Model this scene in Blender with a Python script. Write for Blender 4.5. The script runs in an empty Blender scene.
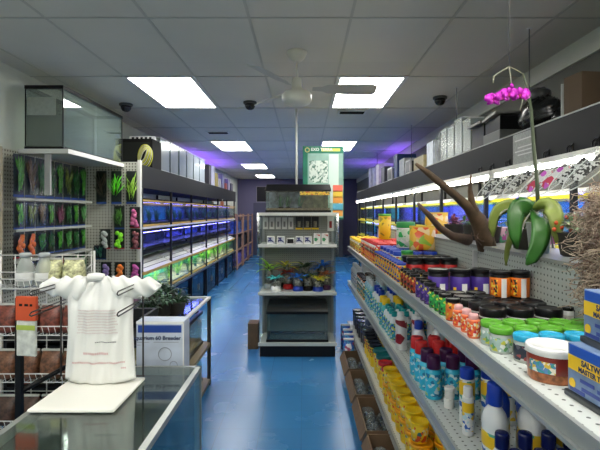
import bpy, math, random
from mathutils import Vector, Matrix, Euler
S = bpy.context.scene
COL = S.collection
PI = math.pi

# ---------------------------------------------------------------- camera, world, lights, exposure
cam_d = bpy.data.cameras.new('camera'); cam = bpy.data.objects.new('camera', cam_d); COL.objects.link(cam)
cam.location = (0, 0, 1.61); cam.rotation_euler = (PI/2, 0, 0)
cam_d.sensor_width = 36; cam_d.lens = 36*452/600; cam_d.shift_x = -4/600; cam_d.shift_y = -13/600
cam_d.clip_start = .02; cam_d.clip_end = 100
S.camera = cam
S.view_settings.view_transform = 'Standard'; S.view_settings.look = 'None'
S.view_settings.gamma = 1; S.view_settings.use_curve_mapping = False
S.view_settings.exposure = 1.02
w = bpy.data.worlds.new('world'); S.world = w; w.use_nodes = True
w.node_tree.nodes['Background'].inputs[0].default_value = (.75, .85, .9, 1)
w.node_tree.nodes['Background'].inputs[1].default_value = .12
PANEL_E = 7; TUBE_E = 14; BLUE_E = 12

# ---------------------------------------------------------------- mesh helpers
class M:
    def __init__(s): s.v = []; s.f = []; s.sm = []
    def add(s, vs, fs, smooth=False):
        n = len(s.v); s.v += [tuple(p) for p in vs]
        s.f += [tuple(i+n for i in f) for f in fs]; s.sm += [smooth]*len(fs); return s
    def box(s, x0, x1, y0, y1, z0, z1):
        return s.add([(x0,y0,z0),(x1,y0,z0),(x1,y1,z0),(x0,y1,z0),(x0,y0,z1),(x1,y0,z1),(x1,y1,z1),(x0,y1,z1)],
                     [(0,3,2,1),(4,5,6,7),(0,1,5,4),(1,2,6,5),(2,3,7,6),(3,0,4,7)])
    def cbox(s, c, d, rz=0, rx=0, ry=0):
        m = Matrix.Translation(c) @ Euler((rx,ry,rz)).to_matrix().to_4x4()
        a, b, h = d[0]/2, d[1]/2, d[2]/2
        vs = [m @ Vector(p) for p in [(-a,-b,-h),(a,-b,-h),(a,b,-h),(-a,b,-h),(-a,-b,h),(a,-b,h),(a,b,h),(-a,b,h)]]
        return s.add(vs, [(0,3,2,1),(4,5,6,7),(0,1,5,4),(1,2,6,5),(2,3,7,6),(3,0,4,7)])
    def lathe(s, prof, n=16, c=(0,0,0), sx=1, sy=1, caps=True):
        vs = []; fs = []
        for r, z in prof:
            for i in range(n):
                a = 2*PI*i/n; vs.append((c[0]+r*sx*math.cos(a), c[1]+r*sy*math.sin(a), c[2]+z))
        for k in range(len(prof)-1):
            for i in range(n):
                j = (i+1) % n; fs.append((k*n+i, k*n+j, (k+1)*n+j, (k+1)*n+i))
        s.add(vs, fs, True)
        if caps:
            s.add([], []); b = len(s.v)-len(vs)
            s.f.append(tuple(b+i for i in reversed(range(n)))); s.sm.append(False)
            s.f.append(tuple(b+(len(prof)-1)*n+i for i in range(n))); s.sm.append(False)
        return s
    def tube(s, pts, r, n=6, closed=False):
        pts = [Vector(p) for p in pts]; N = len(pts)
        R = r if isinstance(r, (list, tuple)) else [r]*N
        vs = []; fs = []; up = None
        for i, p in enumerate(pts):
            if closed: t = pts[(i+1) % N]-pts[i-1]
            else: t = pts[min(i+1, N-1)]-pts[max(i-1, 0)]
            if t.length < 1e-9: t = Vector((0,0,1))
            t.normalize()
            if up is None:
                up = Vector((0,0,1)) if abs(t.z) < .9 else Vector((1,0,0))
            u = t.cross(up)
            if u.length < 1e-5: u = t.orthogonal()
            u.normalize(); up = u.cross(t)
            for k in range(n):
                a = 2*PI*k/n; vs.append(p+u*(R[i]*math.cos(a))+up*(R[i]*math.sin(a)))
        for i in range(N if closed else N-1):
            j = (i+1) % N
            for k in range(n):
                l = (k+1) % n; fs.append((i*n+k, i*n+l, j*n+l, j*n+k))
        if not closed:
            fs.append(tuple(reversed(range(n)))); fs.append(tuple((N-1)*n+k for k in range(n)))
        return s.add(vs, fs, True)
    def blob(s, c, rad, n=10, m=7, jit=0, rng=random, sq=1.0):
        vs = []; fs = []
        for j in range(m+1):
            th = PI*j/m
            for i in range(n):
                a = 2*PI*i/n; k = 1+jit*(rng.random()-.5) if 0 < j < m else 1
                st = math.sin(th)**sq if st_ok(th) else 0
                vs.append((c[0]+rad[0]*k*st*math.cos(a), c[1]+rad[1]*k*st*math.sin(a), c[2]-rad[2]*k*math.cos(th)))
        for j in range(m):
            for i in range(n):
                l = (i+1) % n; fs.append((j*n+i, j*n+l, (j+1)*n+l, (j+1)*n+i))
        return s.add(vs, fs, True)
    def leaf(s, base, d, L, W, droop=.3, seg=5, thick=.0015, fold=.15):
        # a leaf of real thickness along direction d, drooping with its length
        d = Vector(d).normalized(); side = d.cross(Vector((0,0,1)))
        if side.length < .05: side = Vector((1,0,0))
        side.normalize(); p = Vector(base); vs = []; q = d.copy()
        for i in range(seg+1):
            t = i/seg; wd = W*math.sin(PI*min(1, .08+t*.92))**.7*.5 if i < seg else W*.03
            nrm = side.cross(q).normalized()
            vs += [p-side*wd+nrm*fold*wd, p-nrm*thick, p+side*wd+nrm*fold*wd, p+nrm*thick]
            q = (q+Vector((0,0,-droop/seg*2))).normalized(); p = p+q*(L/seg)
        fs = []
        for i in range(seg):
            for k in range(4):
                l = (k+1) % 4; fs.append((i*4+k, i*4+l, i*4+4+l, i*4+4+k))
        fs += [(0,3,2,1), (seg*4, seg*4+1, seg*4+2, seg*4+3)]
        return s.add(vs, fs, True)
    def mesh(s, name, mat):
        me = bpy.data.meshes.new(name); me.from_pydata(s.v, [], s.f); me.update()
        me.polygons.foreach_set('use_smooth', s.sm); me.materials.append(mat); return me
    def part(s, name, mat, parent=None, bevel=0, label=None, loc=(0,0,0)):
        o = bpy.data.objects.new(name, s.mesh(name, mat)); COL.objects.link(o); o.location = loc
        if parent: o.parent = parent
        if bevel:
            b = o.modifiers.new('bevel', 'BEVEL'); b.width = bevel; b.segments = 2; b.limit_method = 'ANGLE'; b.angle_limit = .9
        if label: o['label'] = label
        return o
def st_ok(th): return 1e-6 < th < PI-1e-6

def empty(name, loc=(0,0,0), rz=0):
    o = bpy.data.objects.new(name, None); COL.objects.link(o); o.location = loc; o.rotation_euler = (0,0,rz); o.empty_display_size = .05; return o
def tag(o, label, cat, group=None):
    o['label'] = label; o['category'] = cat
    if group: o['group'] = group
    return o
def kids(o): return [c for c in bpy.data.objects if c.parent == o]
def struct(m, name, mat, parent=None, bevel=0):
    o = m.part(name, mat, parent, bevel)
    if not parent: o['kind'] = 'structure'
    return o
PROTO = {}
def place(key, builder, loc, label, cat, group=None, rz=0, tilt=None, sc=None):
    """first time builds the thing, later copies it with its parts and sub-parts"""
    if key not in PROTO:
        r = builder(); tree = []
        def walk(o, pi):
            for c in CH.get(o.name, []):
                tree.append((c, pi)); walk(c, len(tree)-1)
        CH.clear()
        for o in COL.objects:
            if o.parent: CH.setdefault(o.parent.name, []).append(o)
        walk(r, -1); PROTO[key] = (r, tree); o = r
    else:
        r, tree = PROTO[key]; o = r.copy(); COL.objects.link(o); new = []
        for k in ('group',):
            if k in o: del o[k]
        for c, pi in tree:
            d = c.copy(); COL.objects.link(d); d.parent = o if pi < 0 else new[pi]; new.append(d)
    o.location = loc; o.rotation_euler = (tilt[0], tilt[1], rz) if tilt else (0,0,rz)
    if sc: o.scale = (sc,)*3 if not isinstance(sc, tuple) else sc
    return tag(o, label, cat, group)
CH = {}
def W(px, py, Y): return ((px-304)*Y/452, Y, 1.61-(py-212)*Y/452)
ORD = ['first','second','third','fourth','fifth','sixth','seventh','eighth','ninth','tenth','eleventh','twelfth','thirteenth','fourteenth','fifteenth','sixteenth','seventeenth','eighteenth','nineteenth','twentieth']
def nth(i): return ORD[i] if i < 20 else 'twenty-'+ORD[i-20]

# ---------------------------------------------------------------- materials
MT = {}
def mat(name, col, rough=.5, metal=0, emit=0, spec=.5, noise=0, nscale=20, bump=0, ecol=None, trans=0, coat=0):
    if name in MT: return MT[name]
    m = bpy.data.materials.new(name); m.use_nodes = True; N = m.node_tree.nodes; L = m.node_tree.links
    b = N['Principled BSDF']; b.inputs['Base Color'].default_value = (*col, 1)
    b.inputs['Roughness'].default_value = rough; b.inputs['Metallic'].default_value = metal
    b.inputs['Specular IOR Level'].default_value = spec; b.inputs['Coat Weight'].default_value = coat
    if trans: b.inputs['Transmission Weight'].default_value = trans
    if emit:
        b.inputs['Emission Color'].default_value = (*(ecol or col), 1); b.inputs['Emission Strength'].default_value = emit
    if noise or bump:
        tc = N.new('ShaderNodeTexCoord'); nz = N.new('ShaderNodeTexNoise'); nz.inputs['Scale'].default_value = nscale; nz.inputs['Detail'].default_value = 4
        L.new(tc.outputs['Object'], nz.inputs['Vector'])
        if noise:
            r = N.new('ShaderNodeValToRGB'); r.color_ramp.elements[0].position = .3; r.color_ramp.elements[1].position = .7
            r.color_ramp.elements[0].color = (*[c*(1-noise) for c in col], 1); r.color_ramp.elements[1].color = (*[min(1, c*(1+noise)) for c in col], 1)
            L.new(nz.outputs['Fac'], r.inputs['Fac']); L.new(r.outputs['Color'], b.inputs['Base Color'])
        if bump:
            bp = N.new('ShaderNodeBump'); bp.inputs['Strength'].default_value = bump; bp.inputs['Distance'].default_value = .01
            L.new(nz.outputs['Fac'], bp.inputs['Height']); L.new(bp.outputs['Normal'], b.inputs['Normal'])
    MT[name] = m; return m
def glass(name, tint=(.9,.95,.93), refl=.12, rough=.02):
    if name in MT: return MT[name]
    m = bpy.data.materials.new(name); m.use_nodes = True; N = m.node_tree.nodes; L = m.node_tree.links
    N.remove(N['Principled BSDF']); out = N['Material Output']
    t = N.new('ShaderNodeBsdfTransparent'); t.inputs[0].default_value = (*tint, 1)
    g = N.new('ShaderNodeBsdfGlossy'); g.inputs['Roughness'].default_value = rough; g.inputs[0].default_value = (.95,1,.98,1)
    lw = N.new('ShaderNodeLayerWeight'); lw.inputs['Blend'].default_value = .35
    mr = N.new('ShaderNodeMapRange'); mr.inputs['To Min'].default_value = refl*.35; mr.inputs['To Max'].default_value = min(1, refl*5)
    mx = N.new('ShaderNodeMixShader')
    L.new(lw.outputs['Fresnel'], mr.inputs['Value']); L.new(mr.outputs[0], mx.inputs[0]); L.new(t.outputs[0], mx.inputs[1]); L.new(g.outputs[0], mx.inputs[2]); L.new(mx.outputs[0], out.inputs[0])
    MT[name] = m; return m
def film(name, col=(.9,.93,.95), a=.25, rough=.25):
    """thin clear plastic: part see-through, part glossy white"""
    if name in MT: return MT[name]
    m = bpy.data.materials.new(name); m.use_nodes = True; N = m.node_tree.nodes; b = N['Principled BSDF']
    b.inputs['Base Color'].default_value = (*col, 1); b.inputs['Alpha'].default_value = a; b.inputs['Roughness'].default_value = rough
    MT[name] = m; return m
def printed(name, base, cols, scale=30, amount=.5, rough=.35):
    """printed label: base colour with patches of other inks"""
    if name in MT: return MT[name]
    m = bpy.data.materials.new(name); m.use_nodes = True; N = m.node_tree.nodes; L = m.node_tree.links; b = N['Principled BSDF']
    b.inputs['Roughness'].default_value = rough
    tc = N.new('ShaderNodeTexCoord'); vo = N.new('ShaderNodeTexVoronoi'); vo.inputs['Scale'].default_value = scale*1.7
    L.new(tc.outputs['Object'], vo.inputs['Vector'])
    sp = N.new('ShaderNodeSeparateColor'); L.new(vo.outputs['Color'], sp.inputs[0])
    r = N.new('ShaderNodeValToRGB'); r.color_ramp.interpolation = 'CONSTANT'; E = r.color_ramp.elements
    E[0].position = 0; E[0].color = (*base, 1); E[1].position = 1-amount; E[1].color = (*cols[0], 1)
    for i, c in enumerate(cols[1:]):
        e = E.new(1-amount+amount*(i+1)/len(cols)); e.color = (*c, 1)
    L.new(sp.outputs[0], r.inputs['Fac']); L.new(r.outputs['Color'], b.inputs['Base Color'])
    MT[name] = m; return m
def dotted(name, base, hole, pitch, rad, ax=(0,2), rough=.45, metal=0, py=None):
    """perforated sheet: a grid of dark holes"""
    if name in MT: return MT[name]
    m = bpy.data.materials.new(name); m.use_nodes = True; N = m.node_tree.nodes; L = m.node_tree.links; b = N['Principled BSDF']
    b.inputs['Roughness'].default_value = rough; b.inputs['Metallic'].default_value = metal
    tc = N.new('ShaderNodeTexCoord'); sx = N.new('ShaderNodeSeparateXYZ'); L.new(tc.outputs['Object'], sx.inputs[0])
    def mth(op, a, c=None, cv=None):
        n = N.new('ShaderNodeMath'); n.operation = op; L.new(a, n.inputs[0])
        if c is not None: L.new(c, n.inputs[1])
        if cv is not None: n.inputs[1].default_value = cv
        return n.outputs[0]
    ds = []
    for k, a in enumerate(ax):
        p = pitch if k == 0 or not py else py
        v = mth('MULTIPLY', sx.outputs[a], cv=1/p); v = mth('FRACT', v); v = mth('SUBTRACT', v, cv=.5); v = mth('MULTIPLY', v, cv=p); ds.append(mth('MULTIPLY', v, v))
    d = mth('SQRT', mth('ADD', ds[0], ds[1])); fac = mth('LESS_THAN', d, cv=rad)
    mx = N.new('ShaderNodeMix'); mx.data_type = 'RGBA'; mx.inputs[6].default_value = (*base, 1); mx.inputs[7].default_value = (*hole, 1)
    L.new(fac, mx.inputs[0]); L.new(mx.outputs[2], b.inputs['Base Color'])
    MT[name] = m; return m
def text(body, size, parent, loc, rot, m, ext=.0004, name='lettering', align='CENTER', bold=.0):
    c = bpy.data.curves.new(name, 'FONT'); c.body = body; c.size = size; c.extrude = ext; c.align_x = align; c.offset = bold; c.resolution_u = 3
    t = bpy.data.objects.new('tmp', c); COL.objects.link(t)
    dg = bpy.context.evaluated_depsgraph_get(); me = bpy.data.meshes.new_from_object(t.evaluated_get(dg))
    bpy.data.objects.remove(t); me.materials.clear(); me.materials.append(m)
    o = bpy.data.objects.new(name, me); COL.objects.link(o); o.location = loc; o.rotation_euler = rot; o.parent = parent; return o

white = mat('white_plastic', (.82,.82,.8), .35); black = mat('black_plastic', (.006,.006,.007), .3, spec=.25)
shelf_white = mat('cream_shelf_metal', (.62,.61,.54), .45); grey_metal = mat('grey_shelf_metal', (.42,.44,.43), .4)
dark = mat('dark_grey', (.014,.015,.017), .5, spec=.2); chrome = mat('chrome', (.6,.6,.6), .25, 1)
charcoal = mat('charcoal_fascia', (.018,.019,.021), .55, spec=.15)
alu = mat('aluminium', (.36,.38,.36), .38, .6)
blue = mat('blue_plastic', (.01,.05,.42), .35); green_lid = mat('green_plastic', (.11,.38,.025), .35); sky_lid = mat('light_blue_plastic', (.02,.38,.62), .35)
yellow = mat('yellow_plastic', (.92,.6,.01), .35); red = mat('red_plastic', (.62,.02,.02), .35); teal = mat('teal_plastic', (.01,.33,.33), .35)
orange = mat('orange_plastic', (.8,.2,.01), .4); purple_dark = mat('dark_purple_plastic', (.05,.005,.05), .3)
GL = glass('clear_glass'); GLC = glass('counter_glass', (.93,.97,.95), .19, .05); GLT = glass('tank_glass', (.93,.96,.94), .1)
cardb = mat('cardboard', (.14,.085,.045), .8, noise=.15, nscale=12)

# ================================================================ the room
HC = 2.85
def tiles_mat(name, base, line, px, py, lw, rough, var=.08, ox=0, oy=0):
    m = bpy.data.materials.new(name); m.use_nodes = True; N = m.node_tree.nodes; L = m.node_tree.links; b = N['Principled BSDF']
    tc = N.new('ShaderNodeTexCoord'); mp = N.new('ShaderNodeMapping'); mp.inputs['Location'].default_value = (ox, oy, 0); L.new(tc.outputs['Object'], mp.inputs[0])
    br = N.new('ShaderNodeTexBrick'); br.offset = 0; br.inputs['Scale'].default_value = 1; br.inputs['Brick Width'].default_value = px; br.inputs['Row Height'].default_value = py
    br.inputs['Mortar Size'].default_value = lw; br.inputs['Mortar Smooth'].default_value = 0
    br.inputs['Color1'].default_value = (*[c*(1-var) for c in base], 1); br.inputs['Color2'].default_value = (*[min(1, c*(1+var)) for c in base], 1); br.inputs['Mortar'].default_value = (*line, 1)
    L.new(mp.outputs[0], br.inputs['Vector'])
    nz = N.new('ShaderNodeTexNoise'); nz.inputs['Scale'].default_value = 2.2; nz.inputs['Detail'].default_value = 6; L.new(tc.outputs['Object'], nz.inputs['Vector'])
    mr = N.new('ShaderNodeMapRange'); mr.inputs['To Min'].default_value = .93; mr.inputs['To Max'].default_value = 1.07; L.new(nz.outputs['Fac'], mr.inputs['Value'])
    mx = N.new('ShaderNodeMix'); mx.data_type = 'RGBA'; mx.blend_type = 'MULTIPLY'; mx.inputs[0].default_value = 1
    L.new(br.outputs['Color'], mx.inputs[6]); L.new(mr.outputs[0], mx.inputs[7]); L.new(mx.outputs[2], b.inputs['Base Color'])
    mr2 = N.new('ShaderNodeMapRange'); mr2.inputs['To Min'].default_value = rough*.93; mr2.inputs['To Max'].default_value = rough*1.07; L.new(nz.outputs['Fac'], mr2.inputs['Value'])
    L.new(mr2.outputs[0], b.inputs['Roughness']); MT[name] = m; return m
floor_m = tiles_mat('blue_floor_tiles', (.035,.18,.4), (.024,.125,.28), .305, .305, .003, .27, .06, ox=.02)
struct(M().box(-2.6, 2.1, -2.2, 17.1, -.05, 0), 'floor', floor_m)
ceil_m = tiles_mat('ceiling_tiles', (.60,.58,.52), (.45,.44,.4), .65, 1.25, .001, .9, .03, ox=.35, oy=0)
# ceiling with its light openings left as recessed panels just under it
struct(M().box(-2.6, 2.1, -2.2, 17.1, HC, HC+.05), 'ceiling', ceil_m)
gm = M(); 
for k in range(-4, 4):
    x = .30+.65*k
    if -2.55 < x < 2.05: gm.box(x-.009, x+.009, -2.2, 17.05, HC-.004, HC)
y = 4.13-5*1.25
while y < 17:
    gm.box(-2.55, 2.05, y-.009, y+.009, HC-.006, HC-.001); y += 1.25
struct(gm, 'trim_1', mat('ceiling_bar', (.46,.45,.4), .6))
wall_m = mat('wall_paint', (.58,.62,.56), .8, noise=.05, nscale=3)
struct(M().box(-2.6, -2.5, -2.2, 17.1, 0, HC), 'wall_left', wall_m)
struct(M().box(2.0, 2.1, -2.2, 17.1, 0, HC), 'wall_right', mat('right_wall_paint', (.16,.16,.14), .8))
struct(M().box(-2.6, 2.1, 17.0, 17.1, 0, HC), 'wall_back', mat('back_wall_paint', (.12,.11,.2), .8))
struct(M().box(-2.6, 2.1, -2.3, -2.2, 0, HC), 'wall_front', mat('front_wall_paint', (.4,.4,.38), .8))
struct(M().box(1.975, 2.0, -2.2, 17, 2.70, HC), 'trim_2', mat('pale_trim', (.62,.62,.55), .7))
panel_m = mat('light_panel', (1,1,1), .6, emit=PANEL_E, ecol=(1,.98,.92))
frame_m = mat('light_frame', (.6,.6,.6), .5)
def build_panel():
    r = empty('ceiling_light')
    M().box(-.29,.29,-.59,.59,-.012,-.006).part('diffuser', panel_m, r)
    f = M()
    f.box(-.325,-.29,-.62,.62,-.016,0); f.box(.29,.325,-.62,.62,-.016,0); f.box(-.29,.29,-.62,-.59,-.016,0); f.box(-.29,.29,.59,.62,-.016,0)
    f.part('frame', frame_m, r); return r
for i, y0 in enumerate([.95, 4.72, 8.45, 12.2, 15.6, -1.6]):
    for sx, xc in (('left', -1.325), ('right', .625)):
        if i == 4 and sx == 'right': continue
        d = ['above the near end','nearest in view','second in its row','third in its row','farthest, near the back wall','behind the glass counter'][i]
        place('panel', build_panel, (xc, y0, HC), f'bright rectangular ceiling light panel in the {sx} row, {d}', 'ceiling light', 'ceiling light panels')
def build_dome():
    r = empty('dome_camera')
    M().lathe([(.075,0),(.075,-.02),(.066,-.028)], 20).part('mount_ring', mat('dome_grey', (.06,.06,.06), .5), r)
    d = M(); d.lathe([(.06,-.028),(.056,-.055),(.04,-.08),(.02,-.09),(.004,-.092)], 20); d.part('dome', mat('smoked_dome', (.01,.01,.012), .08), r); return r
for (px, py, lab) in ((126,104,'black dome security camera on the ceiling above the left glass tank'),(250,102,'black dome security camera on the ceiling left of the fan'),(440,97,'black dome security camera on the ceiling above the right shelf clutter')):
    Y = 560/(212-py); place('dome', build_dome, ((px-304)*Y/452, Y, HC), lab, 'security camera', 'ceiling dome cameras')
def build_vent():
    r = empty('ceiling_vent')
    f = M(); f.box(-.17,.17,-.1,-.08,-.02,0); f.box(-.17,.17,.08,.1,-.02,0); f.box(-.17,-.15,-.08,.08,-.02,0); f.box(.15,.17,-.08,.08,-.02,0); f.part('frame', frame_m, r)
    s = M()
    for k in range(6): s.cbox((0,-.065+k*.026,-.01),(.3,.004,.02), rx=.6)
    s.part('louver', dark, r); return r
for px, py, lab in ((352,111.5,'white slotted ceiling vent just behind the right light panel'),(218,132,'white slotted ceiling vent ahead of the second left light panel')):
    Y = 560/(212-py); place('vent', build_vent, ((px-304)*Y/452, Y, HC), lab, 'vent')
# ceiling fan
fan = empty('ceiling_fan', (-.055, 3.5, HC)); tag(fan, 'white three bladed ceiling fan hanging from a short rod', 'ceiling fan')
fw = mat('fan_cream', (.62,.62,.54), .4)
M().lathe([(.078,0),(.078,-.012),(.06,-.05),(.03,-.075),(.02,-.08)], 24).part('canopy', fw, fan)
M().lathe([(.011,-.07),(.011,-.24)], 12).part('rod', fw, fan)
M().lathe([(.02,-.2),(.035,-.21),(.04,-.27),(.05,-.3),(.1,-.315),(.115,-.335),(.115,-.375),(.1,-.4),(.05,-.412)], 28).part('motor', fw, fan)
for k in range(3):
    a = 0.06+k*2*PI/3
    b = M(); n = 7; vs = []
    prof = [(.12,.022),(.2,.03),(.24,.055),(.4,.066),(.58,.07),(.62,.05)]
    for r_, hw in prof:
        for s_, z in ((-1,-.002),(1,-.002),(1,.002),(-1,.002)):
            yy = s_*hw; zz = z-yy*.3-.285
            vs.append((r_*math.cos(a)-yy*math.sin(a), r_*math.sin(a)+yy*math.cos(a), zz))
    fs = [(i*4+q, i*4+(q+1)%4, i*4+4+(q+1)%4, i*4+4+q) for i in range(len(prof)-1) for q in range(4)]+[(3,2,1,0),(20,21,22,23)]
    b.add(vs, fs); b.part('blade', mat('blade_grey', (.4,.4,.36), .5), fan)
# hanging rods from the ceiling over the right fascia
def build_rod():
    r = empty('ceiling_hanger')
    M().tube([(0,0,0),(0,0,-.52)], .004).part('wire', mat('wire_grey', (.12,.12,.12), .5), r)
    M().tube([(.012*math.cos(t), 0, -.535+.018*math.sin(t)) for t in [k*PI/4 for k in range(8)]], .003, closed=True).part('hook_ring', chrome, r)
    M().lathe([(.018,0),(.018,-.006)], 12).part('ceiling_plate', frame_m, r); return r
for i, (x, y) in enumerate(((1.52,3.05),(1.52,4.5),(1.52,6.4),(1.52,9.4))):
    place('rod', build_rod, (x, y, HC), f'thin wire hanger dropping from the ceiling over the right fascia, {nth(i)} from the front', 'hanger', 'ceiling wire hangers')

# ================================================================ right side: tank rack, fascia, lamps
XR = 1.46
# end posts/canopy of the right rack
fas = empty('overhead_shelf', (0,0,0)); tag(fas, 'long charcoal overhead shelf with deep fascia above the right aisle', 'shelf')
M().box(XR, XR+.02, .9, 12.5, 1.925, 2.15).part('fascia', charcoal, fas)
M().box(XR+.02, 1.995, .9, 12.5, 2.12, 2.15).part('top_board', charcoal, fas)
M().box(XR+.02, 1.995, .9, 12.5, 1.93, 1.94).part('lower_board', mat('lower_board_brown', (.1,.06,.04), .6), fas)
M().box(XR-.004, XR+.002, .9, 12.5, 2.146, 2.154).part('edge_strip', mat('edge_pale', (.35,.36,.34), .4), fas)
tube_m = mat('lamp_tube', (1,1,1), .5, emit=TUBE_E, ecol=(1,.97,.86))
def build_lamp():
    r = empty('fluorescent_lamp')
    M().box(-.05,.05,-.6,.6,0,.03).part('housing', mat('lamp_housing', (.7,.7,.66), .4), r)
    M().tube([(-.02,-.57,-.018),(-.02,.57,-.018)], .017, 10).part('tube', tube_m, r)
    e = M()
    for y in (-.585,.585): e.box(-.04,0,y-.015,y+.015,-.04,0)
    e.part('end_cap', white, r); return r
for i in range(9):
    place('flamp', build_lamp, (XR-.02, 1.5+i*1.25, 1.892), f'warm white fluorescent tube lamp under the right fascia, {nth(i)} from the front', 'lamp', 'fluorescent lamps under the fascia')
# hooks under the fascia
def build_hook():
    r = empty('wall_hook')
    M().box(-.004,0,-.016,.016,-.02,.02).part('plate', black, r)
    M().tube([(-.004,-.014,.01),(-.02,-.014,-.005),(-.02,-.01,-.03),(-.018,0,-.042),(-.02,.01,-.03),(-.02,.014,-.005),(-.004,.014,.01)], .004).part('hook', black, r); return r
for i, px in enumerate((598,572,548,509,493,481)):
    Y = XR*452/(px-304); place('hook', build_hook, (XR, Y, 1.965), f'small black hook on the lower edge of the right fascia, {nth(i)} from the right', 'hook', 'black hooks on the fascia')
# paper sign on the fascia
sg = empty('paper_sign', (XR-.004, 0, 0)); tag(sg, 'grey paper notice fixed to the dark fascia beside the orchid stem', 'sign')
Y0 = XR*452/(535-304); Y1 = XR*452/(514-304)
M().box(-.003,0,Y0,Y1,1.93,2.14).part('paper', mat('notice_paper', (.34,.36,.34), .6, noise=.2, nscale=60), sg)
tl = M()
rng = random.Random(3)
for k, z in enumerate((2.09,2.04,2.015,1.99)):
    tl.box(-.004,-.003, Y0+.03, Y1-.03-.04*(k%2), z, z+.008)
tl.part('printed_line', mat('print_grey', (.7,.7,.7), .6), sg)

# tank builder: real panes, trim, background sheet, gravel
def water(name, col, e=0): return mat(name, col, .5)
def build_tank(L, D, H, trimm, back, gravel, bgm=None, trim_h=.025, name='aquarium', bottomtrim=True):
    def f():
        r = empty(name); g = M(); t = .006
        g.box(-D/2,-D/2+t,-L/2,L/2,.02,H-.01); g.box(D/2-t,D/2,-L/2,L/2,.02,H-.01)
        g.box(-D/2+t,D/2-t,-L/2,-L/2+t,.02,H-.01); g.box(-D/2+t,D/2-t,L/2-t,L/2,.02,H-.01)
        g.part('glass', GLT, r)
        def ring(z0, z1):
            m = M(); e = .006; w_ = .022
            m.box(-D/2-e,-D/2+w_,-L/2-e,L/2+e,z0,z1); m.box(D/2-w_,D/2+e,-L/2-e,L/2+e,z0,z1)
            m.box(-D/2+w_,D/2-w_,-L/2-e,-L/2+w_,z0,z1); m.box(-D/2+w_,D/2-w_,L/2-w_,L/2+e,z0,z1); return m
        ring(H-trim_h, H).part('trim', trimm, r)
        if bottomtrim: ring(0, .025).part('trim', trimm, r)
        M().box(-D/2+.008,D/2-.008,-L/2+.008,L/2-.008,.004,.05 if gravel else .01).part('gravel', gravel or GLT, r)
        if back:
            M().box(-back*(D/2-.008)-.002,-back*(D/2-.008)+.002,-L/2+.01,L/2-.01,.055,H-.03).part('background', bgm, r)
        return r
    return f
gravel_d = mat('dark_gravel', (.03,.03,.035), .8, noise=.6, nscale=120); gravel_t = mat('tan_gravel', (.25,.18,.1), .8, noise=.5, nscale=120)
bg_teal = mat('teal_background', (.02,.3,.25), .6, noise=.35, nscale=4); bg_blue = mat('blue_background', (.05,.12,.4), .6, noise=.85, nscale=11)
bg_green = mat('green_background', (.05,.16,.03), .6, noise=.7, nscale=9); bg_dark = mat('dark_background', (.02,.03,.05), .6, noise=.6, nscale=6)
bg_violet = mat('violet_background', (.12,.1,.4), .6, noise=.85, nscale=12)
gold = mat('gold_trim', (.62,.4,.08), .4); ytrim = mat('yellow_trim', (.75,.65,.02), .4)
lum_w = mat('aqua_light_white', (1,1,1), .5, emit=7, ecol=(.8,1,.9)); lum_b = mat('aqua_light_blue', (.3,.3,1), .5, emit=BLUE_E, ecol=(.16,.16,1)); lum_c = mat('aqua_light_cyan', (.3,.8,1), .5, emit=6, ecol=(.25,.6,1))
def build_slope(L, D, lum, top):
    def f():
        r = empty('aquarium_light'); h = M(); P = [(D/2,0),(D/2,.02),(D/2-.05,.045),(D/2-.07,.045),(D/2-.12,.08),(D/2-.14,.08),(D/2-.19,.115),(-D/2,.115),(-D/2,0)]
        n = len(P); h.add([(x,-L/2,z) for x,z in P]+[(x,L/2,z) for x,z in P], [(i,n+i,n+(i+1)%n,(i+1)%n) for i in range(n)]+[tuple(reversed(range(n))),tuple(range(n,2*n))])
        h.f = [tuple(reversed(q)) for q in h.f]
        h.part('housing', top, r)
        g = M(); g.box(D/2-.068,D/2-.052,-L*.49,L*.49,.0445,.0475); g.box(D/2-.138,D/2-.122,-L*.49,L*.49,.0795,.0825); g.part('dark_groove', dark, r)
        M().box(-D/2+.03,D/2-.03,-L/2+.02,L/2-.02,-.008,-.001).part('lamp_strip', lum, r); return r
    return f
def build_hood(L, D, lum, top):
    def f():
        r = empty('aquarium_light')
        h = M(); h.add([(-D/2,-L/2,0),(D/2,-L/2,0),(D/2,-L/2,.05),(-D/2+.03,-L/2,.03),(-D/2,L/2,0),(D/2,L/2,0),(D/2,L/2,.05),(-D/2+.03,L/2,.03)],
                       [(0,1,2,3),(7,6,5,4),(0,4,5,1),(1,5,6,2),(2,6,7,3),(3,7,4,0)])
        h.part('housing', top, r)
        M().box(-D/2+.02,D/2-.02,-L/2+.02,L/2-.02,-.008,-.001).part('lamp_strip', lum, r)
        return r
    return f
def build_plant(kind, h):
    def f():
        r = empty('aquarium_plant'); rng = random.Random(hash_(kind)); m = M()
        for k in range(16):
            a = rng.random()*2*PI; t = rng.random()
            m.leaf((rng.uniform(-.02,.02), rng.uniform(-.02,.02), .01), (math.cos(a)*.35, math.sin(a)*.35, 1), h*(.5+.5*t), .022 if kind[0] == 'b' else .012, .15, 4)
        m.part('leaves', {'a': mat('bright_green_leaf', (.1,.42,.02), .5), 'b': mat('yellow_green_leaf', (.28,.5,.03), .5), 'c': mat('dark_green_leaf', (.02,.14,.03), .5)}[kind[-1]], r)
        M().blob((0,0,.008),(.03,.03,.012), 8, 4).part('root_base', gravel_d, r)
        return r
    return f
def hash_(s): return sum(ord(c)*(i+3) for i, c in enumerate(s))

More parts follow.
